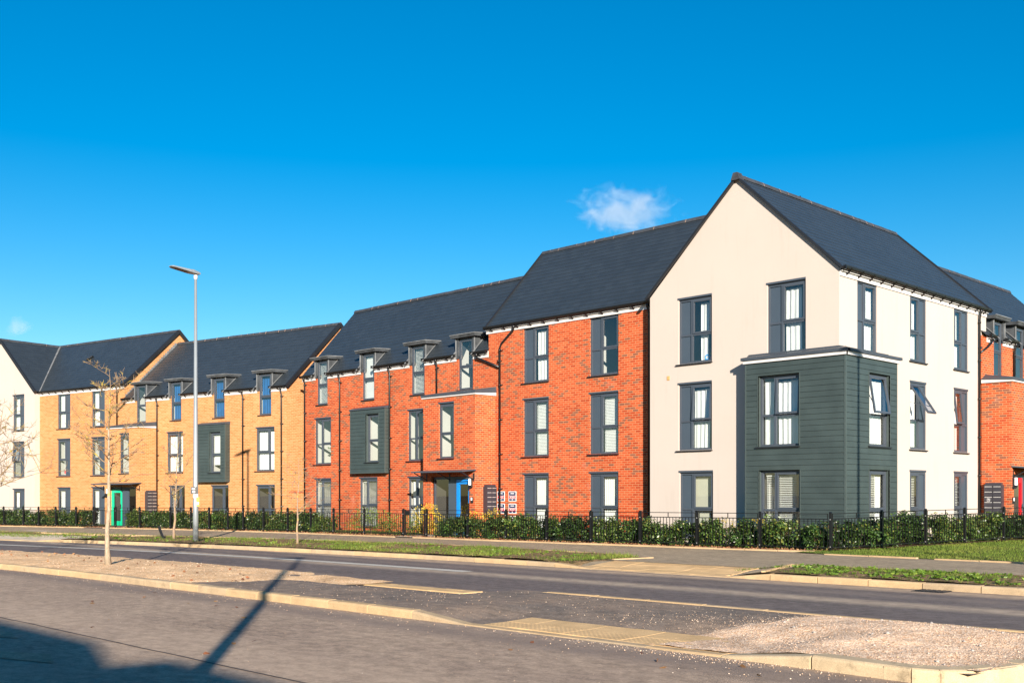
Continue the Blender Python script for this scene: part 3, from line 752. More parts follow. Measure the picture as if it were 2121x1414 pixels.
# green box window
def boxwin(B, fa, s0, s1, z0, z1, p, hole):
    f2 = Fa(fa.o+fa.n*p, fa.u, fa.n); mb = MB()
    cladding(mb, f2, s0+.02, s1-.02, z0+.02, z1, [hole])
    for x, sg in ((s0,-1),(s1,1)):
        f3 = Fa(fa.p(x,0,0), -fa.n, fa.u*sg); cladding(mb, f3, -p+.02, 0, z0+.02, z1, [])
    b = B.obj('box_bay', mb, M['clad'])
    mb = MB(); a_,b_,c,d = hole; P = f2.p
    for q in ([P(a_,0,c),P(a_,-.2,c),P(a_,-.2,d),P(a_,0,d)],[P(b_,-.2,c),P(b_,0,c),P(b_,0,d),P(b_,-.2,d)],[P(a_,0,d),P(a_,-.2,d),P(b_,-.2,d),P(b_,0,d)],[P(a_,0,c),P(b_,0,c),P(b_,-.2,c),P(a_,-.2,c)]): mb.face(q)
    for x in (a_-.02,b_): mb.box(f2, x, x+.02, -.02, .016, c, d)
    mb.box(fa, s0-.004, s1+.004, 0, p+.014, z0-.02, z0+.02)
    for x in (s0-.004, s1-.024): mb.box(f2, x, x+.028, -.03, .016, z0+.02, z1)
    B.obj('corner_trim', mb, M['cladtrim'], b)
    mb = MB(); P = fa.p; e = p+.05
    mb.hexa([P(s0-.03,e,z1),P(s1+.03,e,z1),P(s1+.03,0,z1),P(s0-.03,0,z1),P(s0-.03,e,z1+.05),P(s1+.03,e,z1+.05),P(s1+.03,0,z1+.14),P(s0-.03,0,z1+.14)])
    B.obj('box_roof', mb, M['grp'], b)
    return f2
fDB = boxwin(D, fD, -36.92, -34.55, 2.44, 5.04, .26, (-35.84,-34.96,2.88,4.85))
window(D, fDB, -35.84, -34.96, 2.88, 4.85, 'single', inset=.13, roomw=.1, lintel=False)
# porch
def porch(B, fa, s0, s1, p, zt, brickm, holes, ztw, lean_over=.22):
    f2 = Fa(fa.o+fa.n*p, fa.u, fa.n); mb = MB()
    wall_face(mb, f2, s0, s1, ZB, zt, holes, .12)
    for x in (s0,s1): mb.face([fa.p(x,0,ZB),fa.p(x,p,ZB),fa.p(x,p,zt),fa.p(x,0,zt+.1)])
    pr = B.obj('porch', mb, brickm)
    mb = MB(); P = fa.p
    a, b = s0-.07, s1+.07; e = p+.07
    mb.box(f2, a+.02, b-.02, -.03, .05, zt-.0, zt+.05)
    for x0, x1 in ((a+.02,a+.08),(b-.08,b-.02)):
        mb.hexa([P(x0,p-.03,zt),P(x1,p-.03,zt),P(x1,0,zt),P(x0,0,zt),P(x0,p-.03,zt+.05),P(x1,p-.03,zt+.05),P(x1,0,zt+.12),P(x0,0,zt+.12)])
    B.obj('porch_fascia', mb, M['white'], pr)
    mb = MB()
    mb.hexa([P(a,e,zt+.05),P(b,e,zt+.05),P(b,0,zt+.121),P(a,0,zt+.121),P(a,e,zt+.14),P(b,e,zt+.14),P(b-.02,0,ztw+.04),P(a+.35,0,ztw+.04)])
    B.obj('porch_roof', mb, M['grp'], pr)
    return f2, pr
hD = [(-30.35,-29.5,2.88,4.9),(-30.8,-28.66,-.1,2.2)]
fDP, prD = porch(D, fD, px0, px1, 1.0, 5.13, M['red'], hD, 5.42)
window(D, fDP, *hD[0], 'single', room=True, roomw=.3)
def entrance(B, fa, parts, z0, z1, pr, doorm, brk, depth=.12):
    """parts: list of (kind, s0, s1); kinds: glass, panel, door, open"""
    mb = MB(); lo = min(q[1] for q in parts); hi = max(q[2] for q in parts)
    mb.box(fa, lo, hi, -depth-.06, -depth+.02, z1-.1, z1); mb.box(fa, lo, lo+.05, -depth-.06, -depth+.02, z0, z1-.1); mb.box(fa, hi-.05, hi, -depth-.06, -depth+.02, z0, z1-.1)
    en = B.obj('entrance_frame', mb, M['frame'], None)
    for kd, a, b in parts:
        if kd == 'glass':
            m2 = MB(); o = -depth-.02; m2.face([fa.p(a,o,z0),fa.p(b,o,z0),fa.p(b,o,z1-.1),fa.p(a,o,z1-.1)]); B.obj('pane', m2, M['glass'], en)
        elif kd == 'panel':
            m2 = MB(); m2.box(fa, a, b, -depth-.05, -depth+.005, z0, z1-.1); B.obj('spandrel_panel', m2, M['panel'], en)
        elif kd == 'door':
            m2 = MB(); o0, o1 = -depth-.05, -depth+.03; w = b-a; sw = .125
            zt = z1-.12; sw = .12
            m2.box(fa, a, a+sw*1.1, o0, o1, z0, zt); m2.box(fa, b-sw*.8, b, o0, o1, z0, zt)
            m2.box(fa, a+sw*1.1, b-sw*.8, o0, o1, z0, z0+.3); m2.box(fa, a+sw*1.1, b-sw*.8, o0, o1, zt-.16, zt)
            dr = B.obj('door', m2, doorm, None)
            m2 = MB(); o = -depth-.01; m2.face([fa.p(a+sw*1.1,o,z0+.3),fa.p(b-sw*.8,o,z0+.3),fa.p(b-sw*.8,o,zt-.16),fa.p(a+sw*1.1,o,zt-.16)]); B.obj('door_pane', m2, M['glass'], dr)
            m2 = MB(); hx = b-.06; m2.box(fa, hx-.02, hx+.02, o1, o1+.015, z0+.92, z0+1.15); m2.tube([fa.p(hx,o1+.01,z0+1.05),fa.p(hx,o1+.06,z0+1.05),fa.p(hx-.12,o1+.06,z0+1.05)], .012, 6); B.obj('door_handle', m2, M['dark'], dr)
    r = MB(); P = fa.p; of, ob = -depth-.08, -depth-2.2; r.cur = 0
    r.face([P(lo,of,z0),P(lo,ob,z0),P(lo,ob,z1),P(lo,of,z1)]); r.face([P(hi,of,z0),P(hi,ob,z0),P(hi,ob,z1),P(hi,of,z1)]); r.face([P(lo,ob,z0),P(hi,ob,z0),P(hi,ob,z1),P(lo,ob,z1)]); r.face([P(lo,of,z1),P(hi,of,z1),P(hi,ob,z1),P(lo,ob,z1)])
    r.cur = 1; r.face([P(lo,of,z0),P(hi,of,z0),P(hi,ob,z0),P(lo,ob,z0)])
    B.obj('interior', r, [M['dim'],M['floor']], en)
    return en
entrance(D, fDP, [('glass',-30.74,-29.93),('panel',-29.93,-29.47),('door',-29.46,-28.72)], .08, 2.2, prD, M['blue'], 0)
def canopy(B, fa, s0, s1, z, out, col='dark'):
    mb = MB(); P = fa.p
    mb.hexa([P(s0,out,z),P(s1,out,z),P(s1,0,z+.06),P(s0,0,z+.06),P(s0,out,z+.045),P(s1,out,z+.045),P(s1,0,z+.105),P(s0,0,z+.105)])
    c = B.obj('canopy', mb, M['frame'])
    n = 3
    for i in range(n):
        x = s0+.12+(s1-s0-.24)*i/(n-1); m2 = MB(); m2.bar(P(x,out-.06,z-.002),P(x,.01,z-.26),.03,.03); m2.box(fa, x-.025, x+.025, 0, .02, z-.32, z-.04); B.obj('canopy_strut', m2, M['dark'], c)
canopy(D, fDP, -31.15, -28.3, 2.34, .68)

# ---- orange buff blocks further along, at an 11 degree turn
ANG = R(11); EO = Vector((-43.92,26.45,0)); ED = Vector((math.cos(ANG),math.sin(ANG),0)); EN = Vector((-math.sin(ANG),math.cos(ANG),0))
def eloc(s, n=0): return tuple(EO+ED*s+EN*n)
fE = front(0)
E_ = Bld('lower buff brick block with four dormers, a green box window and a green front door', (-4,0), eloc(-4), ANG)
EE = 6.46; sL, sR = -9.93, 2.0
dE = [(.17,.97,5.23,7.13),(-3.0,-2.22,5.23,7.12),(-6.18,-5.4,5.23,7.13),(-8.92,-8.17,5.23,7.13)]
wE = [(-.04,1.18,2.64,4.62),(-6.5,-5.27,2.64,4.62),(-.01,1.21,-.05,1.96),(-3.17,-1.94,-.05,1.96),(-6.34,-5.13,-.05,1.96)]
mb = MB(); wall_face(mb, fE, sL, sR, ZB, EE, dE+wE+[(-3.3,-1.98,2.5,4.65),(-9.8,-7.4,-.3,4.75)])
NB = 6.8
shell(mb, [(sR,0),(sR,NB),(sL,NB)], ZB, EE); mb.face([(sR,0,EE),(sR,NB,EE),(sR,3.37,9.72)])
E_.obj('wall', mb, M['orange'])
mb = MB(); mb.box(rside(sR), .12, 1.6, -.005, .006, 1.62, 1.71); E_.obj('brick_band', mb, M['red'])
gable_roof(E_, fE, sL, sR+.1, EE, 9.72, .12, 3.37, gaps=[(a-.1,b+.1) for a,b,_,_ in dE], ztop_gap=7.2)
mb = MB(); verge(mb, [(sR+.08,-.13,EE-.02),(sR+.08,3.37,9.7),(sR+.08,6.9,EE-.02)], .1, .17); E_.obj('verge_trim', mb, M['dark'])
ridge(E_, (sL,3.37,9.81), (sR+.12,3.37,9.81))
eaves(E_, fE, sL-.05, sR-.02, EE+.05, gaps=[(a-.13,b+.02) for a,b,_,_ in dE])
cv = [[('blue',-.1,1.05)],[('blue',-.12,1.05)],[('blue',-.05,1.05)],[]]
for d_, c_ in zip(dE, cv):
    dormer(E_, fE, d_[0], d_[1], EE, 9.72, .12, 3.37, ztop=7.15)
    window(E_, fE, *d_, 'single', cover=c_, lintel=False, inset=.03, roomw=.1)
cv = [[('curtain',-.02,.55),('curtain',.66,1)],[('curtain',0,.6),('curtain',.68,1)],[],[],[('venetian',0,.3,.25)]]
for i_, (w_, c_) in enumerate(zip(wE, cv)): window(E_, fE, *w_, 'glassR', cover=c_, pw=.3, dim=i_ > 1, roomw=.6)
for s in (-.9,1.68,-7.22): downpipe(E_, fE, s, EE-.02, ZB)
fEB = boxwin(E_, fE, -3.85, -1.85, 2.17, 4.88, .28, (-2.98,-2.18,2.6,4.53))
window(E_, fEB, -2.98, -2.18, 2.6, 4.53, 'single', inset=.13, roomw=.1, lintel=False, cover=[('roller',0,1,.38)])
hE = [(-8.92,-8.17,2.62,4.59),(-9.74,-7.6,-.25,1.93)]
fEP, prE = porch(E_, fE, -9.9, -7.28, 1.0, 4.88, M['orange'], hE, 5.18)
window(E_, fEP, *hE[0], 'single', roomw=.3)
entrance(E_, fEP, [('door',-9.72,-8.88),('panel',-8.87,-8.35),('glass',-8.3,-7.65)], -.08, 1.93, prE, M['green'], 0)
canopy(E_, fEP, -10.35, -7.2, 2.05, .68)

F_ = Bld('taller plain-roofed buff brick block beside the white gable on the left', (-13.7,0), eloc(-13.7), ANG)
fL, fR = -17.55, -9.93; FE = 7.22
wF = [(-15.87,-14.67,5.15,7.15),(-12.76,-11.6,5.15,7.15),(-15.87,-14.67,2.57,4.56),(-12.76,-11.6,2.57,4.56),(-15.86,-14.65,-.1,1.91),(-12.75,-11.6,-.1,1.92)]
mb = MB(); wall_face(mb, fE, fL, fR, ZB, FE, wF)
shell(mb, [(fR,0),(fR,NB),(fL,NB)], ZB, FE); mb.face([(fR,0,FE),(fR,NB,FE),(fR,3.37,10.42)])
F_.obj('wall', mb, M['orange'])
vx = lambda t: -17.45-3.42*t
gable_roof(F_, fE, fL, fR+.1, FE, 10.42, .12, 3.37, s0r=vx)
mb = MB(); verge(mb, [(fR+.08,-.13,FE-.02),(fR+.08,3.37,10.4),(fR+.08,6.9,FE-.02)], .1, .17); F_.obj('verge_trim', mb, M['dark'])
mb = MB(); mb.bar((-17.45,-.12,FE+.05),(-20.87,3.37,10.47),.16,.03,(0,-.6,.8)); F_.obj('valley_flashing', mb, M['lead2'])
mb = MB()        # stepped lead flashing where the lower roof meets this gable
for i in range(26):
    t0 = i/26; n0 = .05+3.2*t0; z0_ = 6.56+3.1*t0
    mb.box(rside(fR), n0, n0+.15, 0, .02, z0_, z0_+.2)
F_.obj('step_flashing', mb, M['lead2'])
ridge(F_, (-20.87,3.37,10.51), (fR+.12,3.37,10.51))
eaves(F_, fE, fL+.05, fR, FE+.05)
downpipe(F_, fE, 0, FE-.02, 5.05, path=[(-10.47,.12,FE-.02),(-10.47,.12,FE-.1),(-10.47,.07,FE-.25),(-10.47,.07,5.0)])
mb = MB(); mb.tube([fE.p(-9.75,.12,EE-.02),fE.p(-9.75,.12,EE-.14),fE.p(-9.9,.07,EE-.25),fE.p(-10.45,.07,EE-.55)], .035, 8); F_.obj('downpipe', mb, M['black'], None, True)
cv = [[('roller',0,.98,.05)],[('roller',0,.98,.05)],[('venetian',.45,1,.5)],[('venetian',.45,1,.5)],[('roller',0,.98,.05)],[('roller',0,.98,.05)]]
for w_, c_ in zip(wF, cv): window(F_, fE, *w_, 'panelR', cover=c_, pw=.38)
mb = MB(); mb.box(rside(0), 0, .4, 0, .02, 0, .02)
# roof vent slate
mb = MB(); p0 = Vector((-15.9,-.12+3.49*.62,FE+3.2*.62)); mb.bar(p0+Vector((-.18,-.12,-.06)),p0+Vector((.18,.05,.14)),.16,.06); F_.obj('roof_vent', mb, M['dark'])

W_ = Bld('white rendered block whose gable end is cut off by the left edge of the photo', (-20.87,-.3), eloc(-20.87,-.3), ANG)
fW = front(-.3); wl, wr = -24.2, -17.55; WE = 7.28
wW = [(-19.73,-18.58,5.16,7.14),(-19.75,-18.57,2.56,4.5),(-19.72,-18.55,-.1,1.85)]
mb = MB(); wall_face(mb, fW, wl, wr, ZB, WE, wW); mb.face([(wl,-.3,WE),(wr,-.3,WE),(-20.87,-.3,10.36)])
shell(mb, [(wr,-.3),(wr,.02)], ZB, WE); shell(mb, [(wl,-.3),(wl,7),(wr,7)], ZB, WE)
W_.obj('wall', mb, M['cream'])
window(W_, fW, *wW[0], 'panelR', cover=[('curtain',0,.5),('curtain',.62,1)], pw=.33)
window(W_, fW, *wW[1], 'panelR', cover=[('venetian',-.1,1,.3)], pw=.33, tilt=R(8))
window(W_, fW, *wW[2], 'panelR', cover=[('curtain',0,.45)], pw=.33)
mb = MB()
fn = lambda s, t, h: Vector((-17.43+(-20.87+17.43)*t, s, WE+(10.42-WE)*t)) + Vector((.68,0,.73))*h
roof_slope(mb, fn, 0, 1, lambda t: -.4, lambda t: -.12+3.49*t, 20)
fn = lambda s, t, h: Vector((-24.32+(-20.87+24.32)*t, s, WE+(10.42-WE)*t)) + Vector((-.68,0,.73))*h
roof_slope(mb, fn, 0, 1, lambda t: -.4, lambda t: 7., 20)
W_.obj('roof', mb, M['slate'])
mb = MB(); verge(mb, [(-24.34,-.38,WE-.05),(-20.87,-.38,10.36),(-17.4,-.38,WE-.05)], .1, .15); W_.obj('verge_trim', mb, M['dark'])
ridge(W_, (-20.87,-.42,10.5), (-20.87,3.37,10.5))

# ---- red brick block round the corner on the right
G_ = Bld('red brick block with a red front door at the right edge, behind the cream block', (-14.4,41))
GX = -14.40; fG = rside(GX); GY0, GY1 = 35.78, 46.3; GE = 6.78
dG = [(36.74,37.46,5.51,7.37),(38.65,39.4,5.51,7.37),(42,42.75,5.51,7.37)]; wG = [(38.2,39.4,2.88,4.87),(38.2,39.4,.22,2.2)]
mb = MB(); wall_face(mb, fG, GY0, GY1, ZB, GE, dG+wG[:0]+[(35.95,38.15,-.3,5.05)])
shell(mb, [(GX,GY0),(GX-6.3,GY0)], ZB, GE); shell(mb, [(GX,GY1),(GX-6.3,GY1),(GX-6.3,GY0)], ZB, GE); mb.face([(GX,GY1,GE),(GX-6.3,GY1,GE),(GX-3.15,GY1,10.0)])
G_.obj('wall', mb, M['red'])
gable_roof(G_, fG, GY0, GY1+.1, GE, 10.02, .12, 3.15, gaps=[(a-.1,b+.1) for a,b,_,_ in dG], ztop_gap=7.46)
ridge(G_, (GX-3.15,AYB,10.1), (GX-3.15,GY1+.1,10.1))
eaves(G_, fG, GY0+.35, GY1, GE+.05, gaps=[(a-.13,b+.02) for a,b,_,_ in dG])
for d_ in dG:
    dormer(G_, fG, d_[0], d_[1], GE, 10.02, .12, 3.15, ztop=7.4)
    window(G_, fG, *d_, 'single', lintel=False, inset=.03, roomw=.1, cover=[('roller',0,.6,.05)])
downpipe(G_, fG, 39.0-.65, GE-.02, 5.3)
downpipe(G_, fG, 0, GE-.02, 6.1, path=[(36.35,.12,GE-.02),(36.35,.12,GE-.15),(36.1,.08,GE-.35),(35.55,.06,GE-.6)])
hG = [(35.95,37.9,-.1,2.2)]
fGP, prG = porch(G_, fG, GY0-.02, 38.3, .95, 5.19, M['red'], hG, 5.46)
entrance(G_, fGP, [('door',36.0,36.9),('panel',36.9,37.3),('glass',37.3,37.85)], .08, 2.2, prG, M['reddoor'], 0)
canopy(G_, fGP, 35.75, 38.3, 2.36, .6)

# ------------------------------------------------------------------ things fixed to the buildings
class T(Bld):
    def __init__(s, name, label, cat, base, loc=None, rz=0, group=None):
        s.base = Vector(base); s.root = thing(name, label, cat, loc if loc else base, rz, group); s.rooms = MB()
def letters(txt, size):
    cu = bpy.data.curves.new('t','FONT'); cu.body = txt; cu.size = size; cu.align_x = 'CENTER'; cu.align_y = 'CENTER'; cu.extrude = .002
    o = bpy.data.objects.new('t', cu); COL.objects.link(o); bpy.context.view_layer.update()
    me = bpy.data.meshes.new_from_object(o.evaluated_get(bpy.context.evaluated_depsgraph_get()))
    bpy.data.objects.remove(o); return me
def mailbank(label, fa, s0, s1, z0, z1, rows, loc=None, rz=0, badge=False):
    base = fa.p((s0+s1)/2,0,z0)
    t = T('mailbox_bank', label, 'mailboxes', base, loc, rz, 'mailbox banks beside the doors')
    mb = MB(); d = .2
    mb.box(fa, s0, s1, .0, d, z0+.04, z1-.07); mb.box(fa, s0+.03, s1-.03, .02, d-.02, z1-.07, z1)
    P = fa.p
    mb.hexa([P(s0+.03,d-.06,z0),P(s1-.03,d-.06,z0),P(s1-.03,.02,z0),P(s0+.03,.02,z0),P(s0,d,z0+.04),P(s1,d,z0+.04),P(s1,0,z0+.04),P(s0,0,z0+.04)])
    t.obj('cabinet', mb, M['mail'])
    h = (z1-z0-.16)/rows; w = (s1-s0)/2; first = None
    for i in range(rows):
        for j in range(2):
            a = s0+j*w+.025; z = z1-.12-i*h
            if first is None:
                mb = MB(); mb.box(fa, a, a+w-.05, d, d+.012, z-.018, z); first = t.obj('letter_slot', mb, M['bolt']); p0 = P(a,0,z)
            else:
                c = first.copy(); COL.objects.link(c); c.parent = t.root; c.location = P(a,0,z)-p0
    mb = MB()
    for i in range(rows): mb.box(fa, s0+.01, s1-.01, d-.002, d+.003, z1-.12-i*h-h+.03, z1-.12-i*h-h+.036)
    mb.box(fa, (s0+s1)/2-.004, (s0+s1)/2+.004, d-.002, d+.0035, z0+.06, z1-.09)
    t.obj('seam', mb, M['black'])
    if badge:
        mb = MB(); a = s0+.1; z = z1-.12-2*h-.05
        for q in ((a,a+.09,z,z-.006),(a,a+.09,z-.084,z-.09),(a,a+.006,z-.006,z-.084),(a+.084,a+.09,z-.006,z-.084),(a+.035,a+.06,z-.02,z-.03),(a+.05,a+.06,z-.03,z-.06)): mb.box(fa, q[0], q[1], d, d+.004, q[3], q[2])
        t.obj('badge', mb, M['paper'])
    return t
mailbank('dark grey letterbox bank with twelve slots on the red brick porch beside the blue door', rside(px1), 26.35, 26.83, .76, 1.9, 6)
lf = eloc(-7.28,0)
fEs = Fa(eloc(-7.28,0),EN,ED)
t_ = mailbank('dark grey letterbox bank with twelve slots on the buff brick porch beside the green door', fEs, -.72, -.17, .6, 1.76, 6)
mailbank('dark grey letterbox bank with a square badge on the porch by the red door', front(GY0-.02), -14.25, -13.69, .74, 1.92, 6, badge=True)
def sign(s0, z0, label):
    t = T('sold_sign', label, 'sign', fC.p(s0,0,z0), group='sold signs on the red brick wall')
    w, h = .385, .355; mb = MB(); mb.box(fC, s0, s0+w, .003, .012, z0, z0+h); t.obj('board', mb, M['paper'])
    mb = MB(); mb.box(fC, s0+.02, s0+w-.02, .012, .014, z0+.2, z0+h-.02); mb.box(fC, s0+.02, s0+w-.02, .012, .014, z0+.02, z0+.09); t.obj('navy_field', mb, M['navy'])
    mb = MB(); mb.box(fC, s0+.02, s0+w-.02, .012, .014, z0+.1, z0+.19); t.obj('red_band', mb, M['signred'])
    me = letters('SOLD', .085); o = link('lettering', me, M['paper'], t.root); o.rotation_euler = (R(90),0,0); o.location = fC.p(s0+w/2,.017,z0+.145)-t.base; o.scale = (1.15,1,1)
    mb = MB(); mb.box(fC, s0+.1, s0+w-.1, .014, .016, z0+.265, z0+.29); mb.box(fC, s0+w/2-.02, s0+w/2+.02, .014, .016, z0+.045, z0+.075); t.obj('small_print', mb, M['paper'])
sign(-28.24,1.3,'upper SOLD sign, half hidden by the black downpipe, on the red brick wall')
sign(-28.24,.86,'middle SOLD sign, half hidden by the black downpipe, on the red brick wall')
sign(-27.65,1.3,'topmost SOLD sign in the column clear of the downpipe')
sign(-27.65,.86,'middle SOLD sign in the column clear of the downpipe')
sign(-27.65,.42,'lowest SOLD sign, cut off by the hedge')
def walllamp(fa, s, z, label):
    t = T('wall_lamp', label, 'lamp', fa.p(s,0,z), group='lamps beside the front doors')
    mb = MB(); mb.box(fa, s-.05, s+.05, 0, .05, z, z+.28); t.obj('housing', mb, M['dark'])
    mb = MB(); mb.tube([fa.p(s,.09,z+.06),fa.p(s,.09,z+.3)], [.05,.045], 10); t.obj('lamp_shade', mb, M['paper'])
    mb = MB(); mb.tube([fa.p(s-.09,.07,z-.02),fa.p(s+.09,.07,z+.02)], [.04,.045], 8); mb.box(fa, s-.03, s+.03, 0, .1, z-.05, z); t.obj('sensor', mb, M['dark'])
def intercom(fa, s, z, label):
    t = T('intercom', label, 'intercom', fa.p(s,0,z), group='intercoms beside the front doors')
    mb = MB(); mb.box(fa, s-.055, s+.055, 0, .04, z, z+.21); t.obj('case', mb, M['dark'])
    mb = MB(); mb.box(fa, s-.035, s+.035, .04, .047, z+.09, z+.19); t.obj('screen', mb, M['paper'])
walllamp(fDP, -28.54, 1.82, 'small white wall lamp to the right of the blue door')
intercom(fDP, -28.5, 1.24, 'small grey intercom right of the blue door below the lamp')
walllamp(fGP, 35.87, 1.78, 'small white wall lamp beside the red door')
walllamp(Fa(eloc(0,-1),ED,-EN), -9.83, 1.55, 'small white wall lamp beside the green door behind the bare tree')
intercom(fGP, 35.85, 1.24, 'small grey intercom beside the red door')
# things on the window sills
t = T('toy', 'blue ring toy on the sill of the cream gable window', 'toy', fA.p(-18.86,-.22,5.55)); mb = MB()
mb.tube([fA.p(-18.86+.07*math.cos(q*.5236),-.22,5.64+.07*math.sin(q*.5236)) for q in range(13)], .02, 6); mb.box(fA, -18.92, -18.8, -.26, -.18, 5.55, 5.58); t.obj('ring', mb, M['toyblue'])
t = T('toy', 'red and yellow toy on the sill of the cream gable window', 'toy', fA.p(-18.68,-.22,5.55)); mb = MB()
mb.tube([fA.p(-18.68,-.22,5.55),fA.p(-18.68,-.22,5.62),fA.p(-18.68,-.22,5.7)], [.07,.06,.02], 8); t.obj('body', mb, M['toyred'])
mb = MB(); mb.tube([fA.p(-18.68,-.22,5.69),fA.p(-18.68,-.22,5.74),fA.p(-18.68,-.22,5.78)], [.02,.045,.02], 8); t.obj('head', mb, M['toyyel'])
def leafmesh(name, P, D, ln, wd, tint, droop=0, jit=None):
    P = np.asarray(P,float); D = np.asarray(D,float); n = len(P); D /= np.linalg.norm(D,axis=1)[:,None]+1e-9
    rng = np.random.default_rng(n)
    up = rng.normal(size=(n,3)); S = np.cross(D,up); S /= np.linalg.norm(S,axis=1)[:,None]+1e-9
    ln = np.broadcast_to(ln,(n,))[:,None]; wd = np.broadcast_to(wd,(n,))[:,None]
    nn = np.cross(S,D)
    V = np.stack([P, P+D*ln*.5+S*wd*.5-nn*wd*.12, P+D*ln+nn*0, P+D*ln*.5-S*wd*.5-nn*wd*.12],1).reshape(-1,3)
    me = bpy.data.meshes.new(name); F = np.arange(4*n).reshape(n,4)
    me.vertices.add(4*n); me.vertices.foreach_set('co', V.ravel())
    me.loops.add(4*n); me.loops.foreach_set('vertex_index', F.ravel())
    me.polygons.add(n); me.polygons.foreach_set('loop_start', np.arange(0,4*n,4)); me.polygons.foreach_set('loop_total', np.full(n,4))
    a = me.attributes.new('tint','FLOAT','FACE'); a.data.foreach_set('value', np.asarray(tint,dtype=np.float32))
    me.update(); me.validate(); return me
def blades(name, P, h, w, tint, lean=.35, seed=1):
    P = np.asarray(P,float); n = len(P); rng = np.random.default_rng(seed)
    th = rng.uniform(0,6.283,n); S = np.stack([np.cos(th),np.sin(th),np.zeros(n)],1)
    ln = rng.normal(0,lean,(n,2)); Tp = np.stack([ln[:,0],ln[:,1],np.ones(n)],1)
    h = np.broadcast_to(h,(n,))[:,None]; w = np.broadcast_to(w,(n,))[:,None]
    V = np.stack([P-S*w*.5, P+S*w*.5, P+Tp*h*[1,1,.95]],1).reshape(-1,3)
    me = bpy.data.meshes.new(name)
    me.vertices.add(3*n); me.vertices.foreach_set('co', V.ravel())
    me.loops.add(3*n); me.loops.foreach_set('vertex_index', np.arange(3*n))
    me.polygons.add(n); me.polygons.foreach_set('loop_start', np.arange(0,3*n,3)); me.polygons.foreach_set('loop_total', np.full(n,3))
    a = me.attributes.new('tint','FLOAT','FACE'); a.data.foreach_set('value', np.asarray(tint,dtype=np.float32))
    me.update(); return me
rng = np.random.default_rng(3)
t = T('potted_plant', 'leafy plant in a dark pot inside the first floor window of the dormered block', 'plant', fD.p(-39.05,-.5,2.9)); mb = MB()
mb.tube([fD.p(-39.1,-.5,2.86),fD.p(-39.1,-.5,3.12)], [.1,.14], 10); mb.tube([fD.p(-39.1,-.5,3.1),fD.p(-39.08,-.5,3.6)], .012, 5); t.obj('pot', mb, M['terracotta'])
c = np.array(fD.p(-39.05,-.5,3.5)); q = rng.normal(size=(90,3)); q /= np.linalg.norm(q,axis=1)[:,None]
me = leafmesh('leaves', c+q*rng.uniform(.05,.3,(90,1))-np.array(t.base), q, .16, .07, rng.uniform(.1,.7,90)); link('leaves', me, M['hedge'], t.root)
t = T('ornament', 'red ornament on the sill of the taller buff block window', 'ornament', (-15.45,.3,2.7), eloc(-15.45,.26)[:2]+(2.68,), ANG); mb = MB()
mb.tube([(-15.45,.3,2.7),(-15.45,.3,2.78),(-15.45,.3,2.86),(-15.45,.3,2.95)], [.05,.11,.09,.02], 10); t.obj('body', mb, M['toyred'], None, True)

# ------------------------------------------------------------------ ground
def off(x):
    if x > -18: return 0.
    if x > -34: return -.0062*(x+18)**2
    return -1.587 + .198*(x+34)
def gz(x): return .08+.003*(max(-75,min(x,40))+22)
def xs_(a, b, st):
    n = max(1,int(abs(b-a)/st)); return [a+(b-a)*i/n for i in range(n+1)]
def strip(mb, x0, x1, y0, y1, dz, st=1.0, ny=1, hz=None, bend=True):
    Y0 = y0 if callable(y0) else (lambda x: y0); Y1 = y1 if callable(y1) else (lambda x: y1)
    xs = xs_(x0,x1,st); o = off if bend else (lambda x: 0)
    g = [[(x, Y0(x)+o(x)+(Y1(x)-Y0(x))*j/ny, gz(x)+dz+(hz(x, Y0(x)+(Y1(x)-Y0(x))*j/ny) if hz else 0)) for j in range(ny+1)] for x in xs]
    i0 = len(mb.v)
    for r in g: mb.v += r
    for i in range(len(xs)-1):
        for j in range(ny):
            a = i0+i*(ny+1)+j; mb.f.append([a,a+ny+1,a+ny+2,a+1]); mb.m.append(mb.cur)
def interp(x, k):
    if x <= k[0][0]: return k[0][1]
    for (a,b),(c,d) in zip(k,k[1:]):
        if x <= c: return b+(d-b)*(x-a)/(c-a)
    return k[-1][1]
FK = [(-66,17.7),(-56,19.9),(-50,21.4),(-46,22.4),(-41,23.3),(-36,23.7),(-30,23.8),(-24,23.85),(-18,24.1),(-13.55,24.4)]
fY = lambda x: interp(x, FK)
from mathutils import noise as mn
def nz(x, y, s, z=0): return mn.noise(Vector((x*s,y*s,z)))
def sm(a,b,x): t = max(0,min(1,(x-a)/(b-a))); return t*t*(3-2*t)
def islh(x, y):
    n = sm(-10.1,-9.2,x)*(1-sm(-5.7,-4.9,x))*(1-sm(8.9,9.9,y))*-.086
    f = sm(-16.4,-15.3,x)*(1-sm(-12.1,-11.2,x))*sm(9.7,10.8,y)*-.07
    return n+f
def farh(x, y): return -.086*(1-sm(16.7,17.9,y))
mb = MB(); mb.face([(-3000,-3000,-.75),(3000,-3000,-.75),(3000,3000,-.75),(-3000,3000,-.75)]); struct('ground', mb, M['turf'])
mb = MB(); strip(mb, -90, 60, -3.2, 8.24, -.1, 1.5, 12); struct('near_road', mb, M['asph1'])
mb = MB(); strip(mb, -90, 60, -9, -3.2, 0, 2); struct('pavement', mb, M['asph3'])
mb = MB(); strip(mb, -90, 60, -40, -9, .002, 4); struct('front_gardens', mb, M['turf'])
mb = MB(); strip(mb, -90, 60, 11.25, 16.5, -.1, 1.0, 6); struct('far_road', mb, M['asph2'])
mb = MB(); strip(mb, -90, -15.75, 14.07, 14.38, -.094, 1.0); struct('road_line', mb, M['line'])
pf = lambda x: interp(x, [(-90,19.6),(-30,20.3),(-23,20.4),(-16.2,19.5),(-15.3,19.1),(-11.5,18.95),(60,18.95)])
